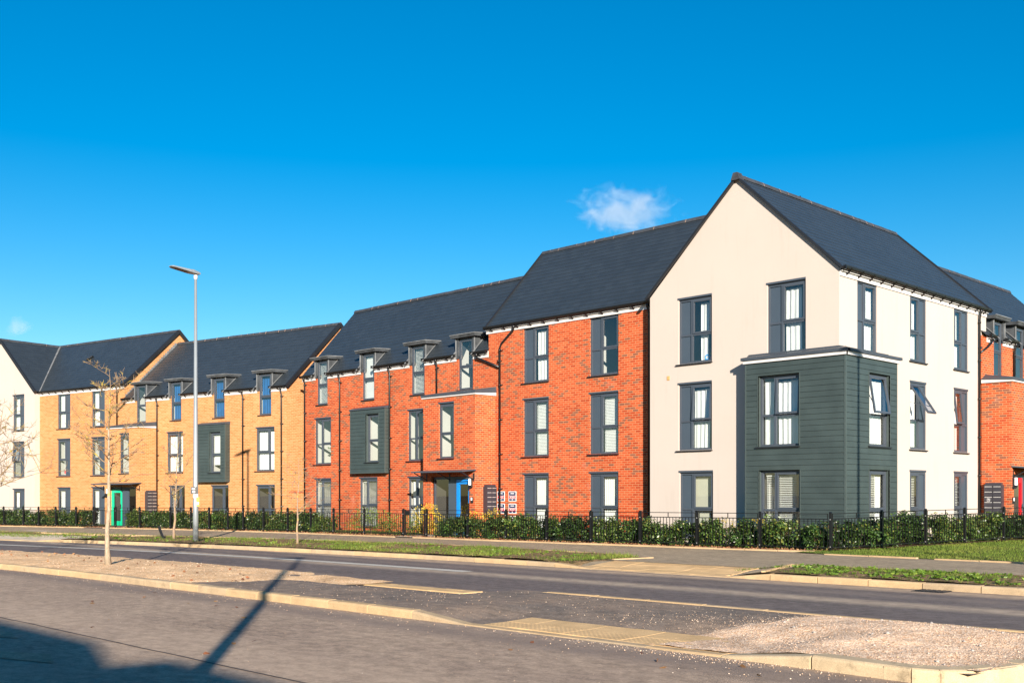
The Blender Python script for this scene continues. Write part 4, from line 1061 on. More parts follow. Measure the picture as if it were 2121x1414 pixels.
pb = lambda x: fY(x)-off(x)-.55 if x < -13.5 else interp(x, [(-13.5,23.85),(-13.0,23.05),(-9,22.75),(60,22.3)])
mb = MB(); strip(mb, -90, 60, pf, pb, 0, .7, 3); struct('path', mb, M['asph3'])
mb = MB(); strip(mb, -16.4, -10.2, 16.6, 19.3, -.014, .5, 12, farh); strip(mb, -15.3,-11.35,17.85,19.3,.002,.5); struct('path_crossing', mb, M['asph3'])
def edging(mb, pts, w=.07, h=.03):
    for (x0,y0),(x1,y1) in zip(pts,pts[1:]):
        n = max(1,int(math.hypot(x1-x0,y1-y0)/.91))
        for i in range(n):
            g = .012; a, b = i/n, (i+1)/n; dz = random.uniform(-.008,.006); sk = random.uniform(-.012,.012)
            xa, xb = x0+(x1-x0)*a, x0+(x1-x0)*b; ya, yb = y0+(y1-y0)*a+off(xa)*1, y0+(y1-y0)*b+off(xb)*1
            d = Vector((xb-xa,yb-ya,0)).normalized(); p = Vector((xa,ya+sk,gz(xa)+h/2-.02+dz))+d*g; q = Vector((xb,yb+sk,gz(xb)+h/2-.02+dz))-d*g
            mb.bar(p, q, w, h+.04)
mb = MB()
edging(mb, [(x,pf(x)) for x in xs_(-80,-23,4)]+[(-16.2,19.5)]); edging(mb, [(-15.2,18.0),(-15.0,19.15)]); edging(mb, [(-10.7,16.85),(-11.4,18.95)]); edging(mb, [(-11.4,18.95),(-9,18.97)]); edging(mb, [(-7.5,18.97),(-3,18.97)], .05)
struct('path_edging', mb, M['kerb'])
mb = MB()
for x0, x1 in ((-80,-49.9),(-48.5,-29.5),(-28.5,-13.7)):
    edging(mb, [(x,pb(x)+.02) for x in xs_(x0,x1,3)], .22, .035)
edging(mb, [(-12.95,23.06),(-10.6,22.87)], .1); edging(mb, [(-10.2,22.82),(-8.2,22.7)], .1); edging(mb, [(-7.7,22.68),(0,22.6)], .1)
struct('back_edging', mb, M['kerb'])
# soil bed, lawn and garden
mb = MB(); strip(mb, -80, -13.3, lambda x: fY(x)-off(x)-.56, lambda x: fY(x)-off(x)+1.0, .012, .5, 5, lambda x,y: .03*nz(x,y,2.3)); struct('planting_bed', mb, M['soil'], 'structure', True)
mb = MB(); strip(mb, -80, -13.9, lambda x: fY(x)-off(x)+.95, lambda x: fY(x)-off(x)+8, .01, 1, 2); struct('garden', mb, M['lawn'])
mb = MB(); strip(mb, -50.0, -48.5, lambda x: fY(x)-off(x)-.6, lambda x: fY(x)-off(x)+2.6, .03, .4, 2); strip(mb, -29.7, -28.4, lambda x: fY(x)-off(x)-.6, lambda x: fY(x)-off(x)+2.2, .03, .4, 2); struct('garden_path', mb, M['pave'])
lawn_y = lambda x: interp(x, [(-13.6,23.3),(-13.0,23.1),(-9,22.8),(60,22.4)])
mb = MB(); strip(mb, -13.9, 40, lawn_y, 60, .01, .6, 30, lambda x,y: .10*max(0,min(1,(y-23)/8))+.02*nz(x,y,.8)); struct('lawn', mb, M['lawn'], 'structure', True)
SIDE = [(-13.55,24.4),(-13.0,26.0),(-12.62,27.7),(-12.3,29.4),(-11.95,31.2),(-11.6,33.2),(-11.3,35.2),(-11.0,37.2)]
mb = MB()
for (x0,y0),(x1,y1) in zip(SIDE,SIDE[1:]):
    for k in range(3):
        w0, w1 = [(-1.3,-.7),(-.7,-.1),(-.1,.12)][k]
        mb.face([(x0+w0,y0,gz(x0)+.03+.1*min(1,(y0-23)/8)),(x0+w1,y0,gz(x0)+.03+.1*min(1,(y0-23)/8)),(x1+w1,y1,gz(x1)+.03+.1*min(1,(y1-23)/8)),(x1+w0,y1,gz(x1)+.03+.1*min(1,(y1-23)/8))])
struct('side_bed', mb, M['soil'])
# verges
vh = lambda x,y: .035*nz(x,y,1.7)+.03 + -.1*sm(-44,-43.4,x)*(1-sm(-37,-36.4,x))*(1-sm(16.7,18.2,y))-.06*sm(-44,-43.4,x)*(1-sm(-37,-36.4,x)) + (farh(x,y)-.05)*((sm(-16.0,-15.2,x) if x < -13 else 1-sm(-11.35,-10.5,x)))
mb = MB(); strip(mb, -80, -15.2, 16.6, lambda x: min(pf(x),99)-.03, -.005, .4, 8, vh); strip(mb, -11.3, 40, 16.6, 18.93, -.005, .4, 6, vh); struct('verge', mb, M['turf'], 'structure', True)
# islands
def isl_mask(x, y): return 0
mb = MB(); strip(mb, -18.6, -3.4, 8.3, 11.3, -.012, .2, 20, islh); struct('island_paving', mb, M['asph4'])
def sandh(x, y):
    e = interp(x, [(-60,1),(-17.5,1),(-14.7,-1)])+.5*nz(x,y,.9); e2 = 1-abs((y-9.75)/1.5)**3
    s = interp(x, [(-17.3,0),(-15.0,.75),(-14.4,1)])          # tapers toward its tip
    return max(-.06, min(e,1)*.05*e2 - s*.12*max(0,(y-10.9)) + .018*nz(x,y,2.1)+.012*nz(x,y,5.5))-.012
mb = MB(); strip(mb, -90, -14.3, 8.36, 11.24, .0, .16, 18, sandh); struct('sand_bed', mb, M['sand'], 'structure', True)
def moundh(x, y):
    ex = interp(x, [(-8.6,-.10),(-6.8,-.03),(-5.9,.035),(-5.2,.085),(-4.6,.095),(-3.6,.04)])
    ey = interp(y, [(8.35,.0),(9.0,.55),(10.3,1),(10.8,.6),(11.2,-.1)])
    return islh(x,y)*.9+(ex*ey if ex > 0 else ex*(1 if y < 9.6 else 1+1.5*(y-9.6))) + .028*nz(x,y,1.6)+.012*nz(x,y,5)+.005*nz(x,y,14)
mb = MB(); strip(mb, -8.8, -3.36, 8.36, 11.28, -.004, .06, 50, moundh); struct('gravel_mound', mb, M['gravel'], 'structure', True)
# kerbs
def kerb(mb, pts, hf, side, w=.15, ln=.914, zr=-.1):
    """pts: kerb face line; side=+1: kerb body lies to the left of travel"""
    for (x0,y0),(x1,y1) in zip(pts,pts[1:]):
        n = max(1,round(math.hypot(x1-x0,y1-y0)/ln))
        for i in range(n):
            a, b = i/n, (i+1)/n
            xa, xb = x0+(x1-x0)*a, x0+(x1-x0)*b; ya, yb = y0+(y1-y0)*a+off(xa), y0+(y1-y0)*b+off(xb)
            d = Vector((xb-xa,yb-ya,0)).normalized(); nn = Vector((-d.y,d.x,0))*side
            j = random.uniform(-.006,.006)
            A_ = Vector((xa,ya,0))+d*.009+nn*j; B_ = Vector((xb,yb,0))-d*.009+nn*j
            ha, hb_ = hf(xa,ya)+random.uniform(-.004,.004), hf(xb,yb)+random.uniform(-.004,.004)
            prof = lambda h: [(0,-.12),(0,max(h-.03,-.0)),(.008,h-.01),(.025,h),(w,h),(w,-.12)]
            za, zb = gz(xa)+zr, gz(xb)+zr
            pa = [A_+nn*o+Vector((0,0,za+z)) for o, z in prof(ha)]; pb_ = [B_+nn*o+Vector((0,0,zb+z)) for o, z in prof(hb_)]
            mb.cur = 1 if random.random() < .3 else 0
            for k in range(5): mb.face([pa[k],pb_[k],pb_[k+1],pa[k+1]])
            mb.face(pa[::-1]); mb.face(pb_)
hn = lambda x,y: interp(x, [(-10.2,.11),(-9.2,.012),(-5.75,.012),(-4.75,.115)])
mb = MB(); kerb(mb, [(-80,8.2),(-34,8.2),(-18,8.2),(-10.1,8.2),(-9.15,8.2),(-5.65,8.2)], hn, 1); struct('near_kerb', mb, [M['kerb'],M['kerb2']])
mb = MB(); kerb(mb, [(-5.65,8.2),(-4.72,8.17),(-3.82,8.12)], hn, 1, .2); kerb(mb, [(-3.82,8.12),(-3.62,8.2),(-3.46,8.36),(-3.35,8.6),(-3.27,8.95),(-3.2,9.7),(-3.25,10.5),(-3.5,11.1)], lambda x,y: .115, 1, .17)
q_ = [(-4.05,8.135),(-3.8,8.14),(-3.6,8.225),(-3.44,8.38),(-3.335,8.61),(-3.28,8.85),(-3.46,8.9),(-3.55,8.65),(-3.75,8.45),(-4.05,8.34)]
mb.cur = 0; mb.face([(x,y,gz(x)+.006) for x,y in q_])
for (xa,ya),(xb,yb) in zip(q_,q_[1:]+q_[:1]): mb.face([(xa,ya,gz(xa)-.2),(xb,yb,gz(xb)-.2),(xb,yb,gz(xb)+.006),(xa,ya,gz(xa)+.006)])
struct('island_nose_kerb', mb, [M['kerbdirty'],M['kerb2']])
mb = MB(); kerb(mb, [(-3.5,11.35),(-11.6,11.33)], lambda x,y: interp(x, [(-11.6,.03),(-10.9,.1)]), 1, .12); kerb(mb, [(-15.2,10.75),(-16.9,11.35)], lambda x,y: interp(x, [(-16.9,.09),(-15.2,.02)]), 1, .12); kerb(mb, [(-16.9,11.35),(-34,11.35),(-80,11.35)], lambda x,y: .075, 1, .12); kerb(mb, [(-11.6,11.33),(-12.2,10.85)], lambda x,y: .03, 1, .12)
struct('island_far_kerb', mb, [M['kerb'],M['kerb2']])
hf = lambda x,y: interp(x, [(-44,.1),(-43,.03),(-37.5,.03),(-36.5,.1),(-15.6,.1),(-14.5,.012),(-11.3,.012),(-10.3,.11)])
mb = MB(); kerb(mb, [(-80,16.45),(-34,16.45),(-26,16.45),(-18,16.45),(-15.5,16.45),(-14.5,16.45),(-11.2,16.45),(-10.3,16.45),(30,16.45)], hf, 1); struct('far_kerb', mb, [M['kerb'],M['kerb2']])
mb = MB(); strip(mb, -43.5, -37, 16.58, 18.4, .0, .5, 4, lambda x,y: -.075+.1*sm(16.6,18.2,y)); struct('crossover', mb, M['pave'])
# tactile paving
def tactile(name, quad, dz, hz, tile=.4, pitch=.067):
    mb = MB(); o, u, v, nu, nv = quad; u = Vector(u).normalized(); v = Vector(v).normalized()
    for i in range(nu):
        for j in range(nv):
            c = Vector(o)+u*tile*i+v*tile*j; f = lambda a,b,z: Vector((*(c+u*a+v*b)[:2], gz(c.x)+dz+z+hz((c+u*a+v*b).x,(c+u*a+v*b).y)))
            zz = random.uniform(-.003,.003); g = .004
            mb.hexa([f(g,g,-.06),f(tile-g,g,-.06),f(tile-g,tile-g,-.06),f(g,tile-g,-.06),f(g,g,zz),f(tile-g,g,zz),f(tile-g,tile-g,zz),f(g,tile-g,zz)])
            for a in range(6):
                for b in range(6):
                    x, y = (a+.5)*pitch, (b+.5)*pitch
                    lo = [f(x+.016*math.cos(q*1.047),y+.016*math.sin(q*1.047),zz) for q in range(6)]; hi = [f(x+.009*math.cos(q*1.047),y+.009*math.sin(q*1.047),zz+.002) for q in range(6)]
                    for q in range(6): mb.face([lo[q],lo[(q+1)%6],hi[(q+1)%6],hi[q]])
                    mb.face(hi)
    return struct(name, mb, M['tact'])
tactile('tactile_paving', ((-9.0,8.36,0),(1,-.0,0),(0,1,0),9,2), .002, islh)
tactile('tactile_paving', ((-15.95,10.6,0),(1,.025,0),(0,1,0),10,1), .006, islh)
tactile('tactile_paving', ((-15.0,16.63,0),(1,0,0),(0,1,0),9,3), .0, farh)
# pale patches, covers, gully
mb = MB()
for q in ([(-11.0,3.55),(-10.5,3.45),(-9.6,3.75),(-10.2,3.95)],[(-12.9,4.0),(-12.3,3.9),(-11.6,4.15),(-12.2,4.3)]): mb.face([(x,y,gz(x)-.1+.006) for x,y in q])
struct('road_patch', mb, M['asph3'])
mb = MB(); strip(mb, -40, 20, lambda x: 4.75+.03*nz(x,1,.9)-.012-.006*nz(x,4,3), lambda x: 4.75+.03*nz(x,1,.9)+.012+.006*nz(x,8,3), -.096, .15); struct('road_joint', mb, M['tar'])
mb = MB(); strip(mb, -31.0, -29.0, 20.5, 21.2, .006, .5); strip(mb, -47.5, -45.6, 21.3, 22.0, .006, .5); struct('access_cover', mb, M['pave'])
t = T('drain_grate', 'dark iron drain grate in the gutter of the far road', 'drain', (-7.3,16.2,gz(-7.3)-.1)); mb = MB()
mb.box(WORLD, -7.55, -7.05, 16.05, 16.4, gz(-7.3)-.12, gz(-7.3)-.092)
for i in range(6): mb.box(WORLD, -7.5+i*.08, -7.45+i*.08, 16.08, 16.37, gz(-7.3)-.092, gz(-7.3)-.08)
t.obj('grate', mb, M['dark'])

# pebbles and crumbs of gravel
def pebbles(name, P, r, mat):
    P = np.asarray(P); n = len(P); rg = np.random.default_rng(n)
    base = np.array([(1,0,0),(-1,0,0),(0,1,0),(0,-1,0),(0,0,1),(0,0,-.6)],float)
    V = base[None]*rg.uniform(.6,1.3,(n,6,3)); V[:,:,2] *= .75; th = rg.uniform(0,6.3,n); c, s = np.cos(th)[:,None], np.sin(th)[:,None]
    x = V[:,:,0]*c-V[:,:,1]*s; y = V[:,:,0]*s+V[:,:,1]*c; V[:,:,0] = x; V[:,:,1] = y
    V = V*np.asarray(r)[:,None,None]+P[:,None,:]
    T_ = np.array([(0,2,4),(2,1,4),(1,3,4),(3,0,4),(2,0,5),(1,2,5),(3,1,5),(0,3,5)])
    F = (T_[None]+6*np.arange(n)[:,None,None]).reshape(-1,3); k = len(F)
    me = bpy.data.meshes.new(name); me.vertices.add(6*n); me.vertices.foreach_set('co',V.ravel()); me.loops.add(3*k); me.loops.foreach_set('vertex_index',F.ravel().astype(np.int32))
    me.polygons.add(k); me.polygons.foreach_set('loop_start',np.arange(0,3*k,3)); me.polygons.foreach_set('loop_total',np.full(k,3))
    a = me.attributes.new('tint','FLOAT','FACE'); a.data.foreach_set('value', np.repeat(rg.uniform(0,1,n),8).astype(np.float32)); me.update()
    o = link(name, me, mat); o['kind'] = 'stuff'; return o
M['pebble'] = foliage('pebble', [(.45,.28,.17),(.6,.4,.26),(.68,.49,.35),(.74,.6,.48),(.42,.37,.33)], .85, 0, .2)
P = []; rr = []
def put(x, y, z, r): P.append((x,y,z)); rr.append(r)
for _ in range(7000):
    x = random.uniform(-8.2,-3.4); y = random.uniform(8.4,11.2); h = moundh(x,y)
    if h < -.02 and random.random() > math.exp((h+.02)*26): continue
    put(x, y, gz(x)+max(h-.004,islh(x,y)-.012)+.002, random.uniform(.003,.0065)*(2 if random.random() < .02 else 1))
for _ in range(650):
    x = random.uniform(-15.5,-6); y = random.uniform(8.4,11.2); put(x, y, gz(x)+islh(x,y)-.01, random.uniform(.003,.008))
for _ in range(420):
    x = random.uniform(-26,-3.5); y = 8.17-abs(random.gauss(0,.35)); 
    put(x, y, gz(x)-.098, random.uniform(.003,.008)*(1.3 if x > -8 else 1))
for _ in range(260):
    x = random.gauss(-5.6,.9); y = 8.17-abs(random.gauss(0,.14)); put(x, y, gz(x)-.096, random.uniform(.004,.008))
for _ in range(900):
    x = random.uniform(-40,-15.2); y = random.uniform(8.4,11.2)+off(x); put(x, y, gz(x)+sandh(x,y-off(x))+.002, random.uniform(.006,.014))
for _ in range(200):
    x = random.uniform(-20,-3); y = random.uniform(4.8,8.2); put(x, y, gz(x)-.098, random.uniform(.003,.006))
pebbles('gravel_stones', P, rr, M['pebble'])
P = []; rr = []
for _ in range(40):
    x = random.uniform(-7,-3.5); y = random.uniform(8.5,11.1); 
    if moundh(x,y) > 0: P.append((x,y,gz(x)+moundh(x,y))); rr.append(random.uniform(.012,.028))
M['rock'] = plain('grey_rock', (.34,.31,.29), .9, .3, 20); pebbles('loose_rocks', P, rr, M['rock'])
# fallen leaves and crumbs on the road
P = np.array([(x, y, gz(x)-.088) for x, y in [(random.uniform(-16,-4),random.uniform(4.7,8)) for _ in range(26)]]+[(x, y, gz(x)+sandh(x,y-off(x))+.015) for x, y in [(random.uniform(-30,-15),random.uniform(8.6,10.6)) for _ in range(70)]])
M['deadleaf'] = foliage('dead_leaves', [(.12,.05,.03),(.25,.1,.05),(.3,.2,.1)], .8, .1, .2)
D_ = np.stack([rng.normal(size=len(P)),rng.normal(size=len(P)),rng.normal(0,.15,len(P))],1)
o = link('fallen_leaves', leafmesh('fallen_leaves', P, D_, .08, .045, rng.uniform(0,1,len(P))), M['deadleaf']); o['kind'] = 'stuff'

# grass
def grass_pts(n, x0, x1, y0f, y1f, dens):
    out = []
    while len(out) < n:
        x = random.uniform(x0,x1); a, b = y0f(x), y1f(x); y = random.uniform(a,b)
        if random.random() < dens(x,y): out.append((x,y+off(x)))
    return out
dv = lambda x,y: max(.02, min(1, .42+1.5*nz(x,y,.55)+.9*nz(x,y,1.9)))*interp(x, [(-60,.7),(-39,.5),(-37,.12),(-34,.35),(-30,.6),(-26,.9),(-15,1)])
gp = grass_pts(17000, -56, -15.25, lambda x: 16.62, lambda x: pf(x)-.05, dv)
P = np.array([(x,y,gz(x)+.02) for x,y in gp]); tt = np.array([.45+.5*nz(x,y,.8)+random.gauss(0,.16) for x,y in gp])
o = link('verge_grass', blades('verge_grass', P, rng.gamma(4,.012,len(P))+.015, .016, np.clip(tt,0,1), .5, 2), M['grassb']); o['kind'] = 'stuff'
gp = grass_pts(6500, -11.2, -2, lambda x: 16.62, lambda x: 18.9, lambda x,y: max(.03,min(1,.4+1.9*nz(x,y,.9,3)))*(1 if x > -10.6 or y < 18.2 else .6))
P = np.array([(x,y,gz(x)+.02) for x,y in gp]); tt = np.array([.3+.4*nz(x,y,.8)+random.gauss(0,.16) for x,y in gp])
o = link('verge_grass', blades('verge_grass', P, rng.gamma(4,.008,len(P))+.01, .014, np.clip(tt,0,1), .6, 4), M['grassb']); o['kind'] = 'stuff'
# broad-leaved weeds in the verges
lp = []; ld = []
for _ in range(520):
    if random.random() < .55: x = random.uniform(-11,-3); y = random.uniform(16.65,18.8)
    else: x = random.uniform(-40,-15.4); y = random.uniform(16.7,pf(x)-.2)
    if nz(x,y,.8,3) < -.1: continue
    for k in range(7):
        th = random.uniform(0,6.28); lp.append((x,y+off(x),gz(x)+.03)); ld.append((math.cos(th),math.sin(th),random.uniform(.15,.7)))
o = link('verge_weeds', leafmesh('verge_weeds', lp, ld, rng.uniform(.05,.11,len(lp)), .04, rng.uniform(.2,.8,len(lp))), M['gleaf']); o['kind'] = 'stuff'
gp = []
while len(gp) < 26000:
    x = random.uniform(-13.8,-5); y = random.uniform(22.7,33)
    sx = interp(y, [(p[1],p[0]) for p in SIDE])
    if y > lawn_y(x) and (x > sx+.1 or y < 24.2): gp.append((x,y))
P = np.array([(x,y,gz(x)+.01+.10*max(0,min(1,(y-23)/8))) for x,y in gp]); tt = np.array([.5+.55*nz(x,y,.7)+random.gauss(0,.15) for x,y in gp])
o = link('lawn_grass', blades('lawn_grass', P, rng.uniform(.03,.06,len(P)), .014, np.clip(tt,0,1), .5, 5), M['lawnb']); o['kind'] = 'stuff'
# mulch chips in the beds
P = []; 
for _ in range(5200):
    x = random.uniform(-58,-13.6); P.append((x, fY(x)+random.uniform(-.5,.35), gz(x)+.03))
lx = leafmesh('bed_mulch', P, np.stack([rng.normal(size=len(P)),rng.normal(size=len(P)),rng.normal(0,.3,len(P))],1), .07, .035, rng.uniform(0,1,len(P)))
o = link('bed_mulch', lx, M['deadleaf']); o['kind'] = 'stuff'

# ------------------------------------------------------------------ railings and gates
def railing(label, pts, name='railing', skip_last=False):
    """posts at pts, one panel between each pair"""
    b = Vector((pts[0][0],pts[0][1],gz(pts[0][0])))
    t = T(name, label, 'fence', b)
    zz = lambda x, y: gz(x)+(.10*max(0,min(1,(y-23)/8)) if x > -13.5 else 0)
    p0 = None
    for x, y in (pts[:-1] if skip_last else pts):
        z = zz(x,y)
        if p0 is None:
            mb = MB(); mb.box(WORLD, x-.028, x+.028, y-.028, y+.028, z-.1, z+.97); mb.hexa([(x-.032,y-.032,z+.97),(x+.032,y-.032,z+.97),(x+.032,y+.032,z+.97),(x-.032,y+.032,z+.97),(x-.02,y-.02,z+.99),(x+.02,y-.02,z+.99),(x+.02,y+.02,z+.99),(x-.02,y+.02,z+.99)])
            p0 = (x,y,z); first = t.obj('post', mb, M['fence'])
            mb = MB()
            for h in (.12,.8): mb.tube([(x+.01,y-.026,z+h),(x+.01,y-.04,z+h)], .012, 6)
            fb = t.obj('bolt', mb, M['bolt'], first)
        else:
            c = first.copy(); COL.objects.link(c); c.parent = t.root; c.location = Vector((x-p0[0],y-p0[1],z-p0[2]))
            d = fb.copy(); COL.objects.link(d); d.parent = c
    for (x0,y0),(x1,y1) in zip(pts,pts[1:]):
        mb = MB(); panel(mb, Vector((x0,y0,zz(x0,y0))), Vector((x1,y1,zz(x1,y1))), .06)
        t.obj('panel', mb, M['fence'])
    return t
def panel(mb, a, b, g):
    d = (b-a); Ln = d.length; d = d/Ln; up = Vector((0,0,1))
    a = a+d*g; b = b-d*g; Ln -= 2*g
    for h, th in ((.94,.018),(.81,.022),(.1,.024)): mb.bar(a+up*h, b+up*h, .03, th)
    n = max(2,round(Ln/.105))
    for i in range(n+1):
        p = a+d*Ln*i/n; mb.bar(p+up*.1, p+up*.81, .014, .014, d)
    for f in (.004,.5,.996):
        p = a+d*Ln*f; mb.bar(p+up*.81, p+up*.94, .018, .018, d)
pp = lambda L_: [(x,fY(x)) for x in L_]
railing('black railing in front of the white gable and taller buff block', pp([-64,-62.2,-60.4,-58.6,-56.9,-55.3,-54.1,-52.8,-51.3,-50.05]))
railing('long black railing between the two gates in front of the buff and red blocks', pp([-48.5,-46.9,-44.8,-43.4,-42.2,-41.0,-39.9,-38.5,-36.9,-35.4,-33.9,-32.0,-29.75]))
railing('black railing with hedge behind from the gate to the corner by the green bay', pp([-28.5,-26.4,-24.6,-22.85,-21.1,-19.3,-17.4,-15.5,-13.56]), skip_last=True)
railing('black railing turning back beside the lawn on the right', SIDE)
def gate(label, x0, x1):
    a = Vector((x0,fY(x0),gz(x0))); b = Vector((x1,fY(x1),gz(x1)))
    t = T('garden_gate', label, 'gate', a); mb = MB(); panel(mb, a, b, .07); t.obj('gate_leaf', mb, M['fence'])
    d = (b-a).normalized()
    for p in (a+d*.075, b-d*.075):
        mb = MB(); mb.bar(p+Vector((0,0,.06)), p+Vector((0,0,.96)), .035, .035, d); t.obj('gate_stile', mb, M['fence'])
    mb = MB(); p = a+d*.2; mb.box(Fa(p,(d.x,d.y,0),(-d.y,d.x,0)), -.08, .08, -.04, .04, .76, .92); t.obj('latch_box', mb, M['fence'])
gate('black gate with a latch box by the yellow shrubs, leading to the blue door', -29.72, -28.53)
gate('black gate in front of the green door', -50.02, -48.53)

# ------------------------------------------------------------------ hedges and shrubs
def hedge(label, pts, h0=.68, dens=820, thick=.36, gaps=()):
    """pts: centre line; clumped leafy plants with stems"""
    t = T('hedge', label, 'hedge', (pts[0][0],pts[0][1],gz(pts[0][0]))); sm = MB(); LP = []; LD = []; TT = []; LN = []
    for (x0,y0),(x1,y1) in zip(pts,pts[1:]):
        Ln = math.hypot(x1-x0,y1-y0); n = max(1,int(Ln/.3))
        for i in range(n):
            f = (i+random.random())/n; cx = x0+(x1-x0)*f; cy = y0+(y1-y0)*f+random.gauss(0,.05)
            gzc = gz(cx)+(.10*max(0,min(1,(cy-23)/8)) if cx > -13.5 else 0)
            h = h0*random.uniform(.86,1.1)*(1+.12*nz(cx,cy,.5)); vig = .78+.8*nz(cx,cy,1.3,5)
            if random.random() < .05: vig *= .45
            base = Vector((cx,cy,gzc)); tb = .42+.5*nz(cx,cy,.7,9)
            for s in range(5):
                tip = base+Vector((random.gauss(0,.13),random.gauss(0,.1),h*random.uniform(.7,1)))
                mid = base*.5+tip*.5+Vector((random.gauss(0,.03),random.gauss(0,.03),0))
                sm.tube([base+Vector((random.gauss(0,.02),random.gauss(0,.02),0)),mid,tip], [.008,.006,.003], 4, False)
            k = int(dens*1.7*max(.75,vig))
            cl = [(random.gauss(0,.15),random.gauss(0,thick*.42),random.uniform(.08,.95)) for _ in range(14)]
            for _ in range(k):
                c = random.choice(cl); x = cx+c[0]+random.gauss(0,.06); y = cy+c[1]+random.gauss(0,.06); z = gzc+max(.04,h*c[2]+random.gauss(0,.07))
                LP.append((x,y,z)); a = random.uniform(0,6.28); LD.append((math.cos(a)*.7,math.sin(a)*.7-.25,random.uniform(-.9,.35))); LN.append(random.uniform(.06,.115))
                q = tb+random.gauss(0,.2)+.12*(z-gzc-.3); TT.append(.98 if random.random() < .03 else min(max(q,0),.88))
    t.obj('stems', sm, M['stem'])
    LP = np.array(LP); LN = np.array(LN)
    link('foliage', leafmesh('foliage', LP-np.array(t.base), LD, LN, LN*.46, TT), M['hedge'], t.root)
hp = lambda a, b, o=.42: [(x,fY(x)+o) for x in xs_(a,b,1.5)]
hedge('evergreen hedge in front of the white gable, ending at the left gate', hp(-64,-50.4), .74, 620)
hedge('long evergreen hedge in front of the lower buff brick block', hp(-48.2,-34.6), .74, 800)
hedge('evergreen hedge in front of the tall red block and the cream gable', hp(-27.9,-14.4), .70, 900)
hedge('evergreen hedge beside the lawn along the side of the cream block', [(x-.45,y) for x,y in SIDE], .72, 900)
def shrub(name, label, x, y, w, h, mat, n, ln=.06, z0=.0, grp=None):
    t = T(name, label, 'shrub', (x,y,gz(x)), group=grp); q = rng.normal(size=(n,3)); q /= np.linalg.norm(q,axis=1)[:,None]
    r = rng.uniform(.45,1,(n,1))**.5; P = q*r*np.array([w,w*.6,h*.5]); P[:,2] += h*.52+z0; P += np.array([0,0,0])
    P += .18*w*np.sin(P[:,[1,2,0]]*14)
    link('foliage', leafmesh('foliage', P, q+rng.normal(0,.5,(n,3)), rng.uniform(.6,1.3,n)*ln, ln*.5, rng.uniform(0,1,n)), mat, t.root)
    mb = MB()
    for _ in range(6): mb.tube([(x+random.gauss(0,.03),y+random.gauss(0,.03),gz(x)),(x+random.gauss(0,w*.4),y+random.gauss(0,w*.3),gz(x)+h*.7)], [.008,.004], 4, False)
    t.obj('stems', mb, M['stem'])
shrub('yellow_shrub', 'large yellow-leaved shrub behind the gate to the blue door', -30.0, fY(-30)+1.3, .6, 1.05, M['yleaf'], 1500)
shrub('yellow_shrub', 'yellow-leaved shrub below the SOLD signs, right of the downpipe', -26.9, fY(-27)+1.6, .42, .95, M['yleaf'], 620)
shrub('yellow_shrub', 'yellow-leaved shrub under the letterbox bank', -27.75, fY(-27)+1.5, .36, .9, M['yleaf'], 420)
shrub('yellow_shrub', 'yellow-leaved shrub behind the hedge, left of the green bay', -17.2, fY(-17)+.9, .4, .74, M['yleaf'], 420)
shrub('yellow_shrub', 'yellow-leaved shrub in front of the green bay window', -16.2, fY(-16)+.85, .42, .74, M['yleaf'], 460)
shrub('green_shrub', 'bright green shrub behind the railing left of the gate', -32.9, fY(-33)+1.0, 1.1, .8, M['gleaf'], 2200)
shrub('green_shrub', 'low light green shrub between the hedge and the gate', -31.0, fY(-31)+1.1, .9, .6, M['gleaf'], 1500)
shrub('green_shrub', 'small fresh green shrub growing above the hedge before the green bay', -15.6, fY(-15)+.55, .22, .9, M['gleaf'], 260)

# ------------------------------------------------------------------ bare trees
def tree(label, x, y, h, r0, first, n, spread, seed, mats, lean=(0,0), curve=.5, twig=3, dens=1.0):
    rs = random.Random(seed); z0 = gz(x)
    t = T('bare_tree', label, 'tree', (x,y,z0), group='young bare street trees')
    tr = MB(); cr = MB()
    pts = []; 
    for i in range(11):
        f = i/10; pts.append(Vector((x+lean[0]*f**1.3+rs.gauss(0,.012)*(f>0), y+lean[1]*f+rs.gauss(0,.012)*(f>0), z0-.05+(h+.05)*f)))
    rad = lambda f: r0*(1-.97*f**.85)+.002
    k = 7
    tr.tube(pts[:k+1], [rad(i/10)*(1.35 if i == 0 else 1) for i in range(k+1)], 10); cr.tube(pts[k:], [rad(i/10) for i in range(k,11)], 7)
    def branch(p, d, L_, r, lvl):
        n_ = 6; q = [p]; c = d.normalized()
        bend = Vector((rs.gauss(0,.25),rs.gauss(0,.25),rs.uniform(.1,.55)*curve))
        for i in range(n_):
            c = (c+bend*.3+Vector((rs.gauss(0,.09),rs.gauss(0,.09),rs.gauss(0,.07)))).normalized(); q.append(q[-1]+c*L_/n_)
        cr.tube(q, [r*(1-.75*i/n_)+.0018 for i in range(n_+1)], 5 if lvl < 2 else 4, False)
        if lvl >= twig: return
        m = int((3+rs.random()*3.5)*dens)
        for _ in range(m):
            i = rs.randint(1,n_); b = q[i]; e = Vector((rs.gauss(0,1),rs.gauss(0,1),rs.gauss(.1,.8))).normalized()
            dd = ((q[i]-q[i-1]).normalized()*.75+e*.8)
            branch(b, dd, L_*rs.uniform(.3,.6), max(r*.46,.003), lvl+1)
    for i in range(n):
        f = first+(1-first)*(i+rs.random()*.6)/n*.97; j = min(9,int(f*10)); p = pts[j].lerp(pts[j+1], f*10-j)
        a = i*2.4+rs.gauss(0,.35); L_ = spread*(1-.62*((f-first)/(1-first)))*rs.uniform(.75,1.2)
        branch(p, Vector((math.cos(a),math.sin(a),rs.uniform(.15,.75))), L_, rad(f)*.36+.002, 1)
    t.obj('trunk', tr, mats[0], None, True); t.obj('crown', cr, mats[1], None, True)
    return t
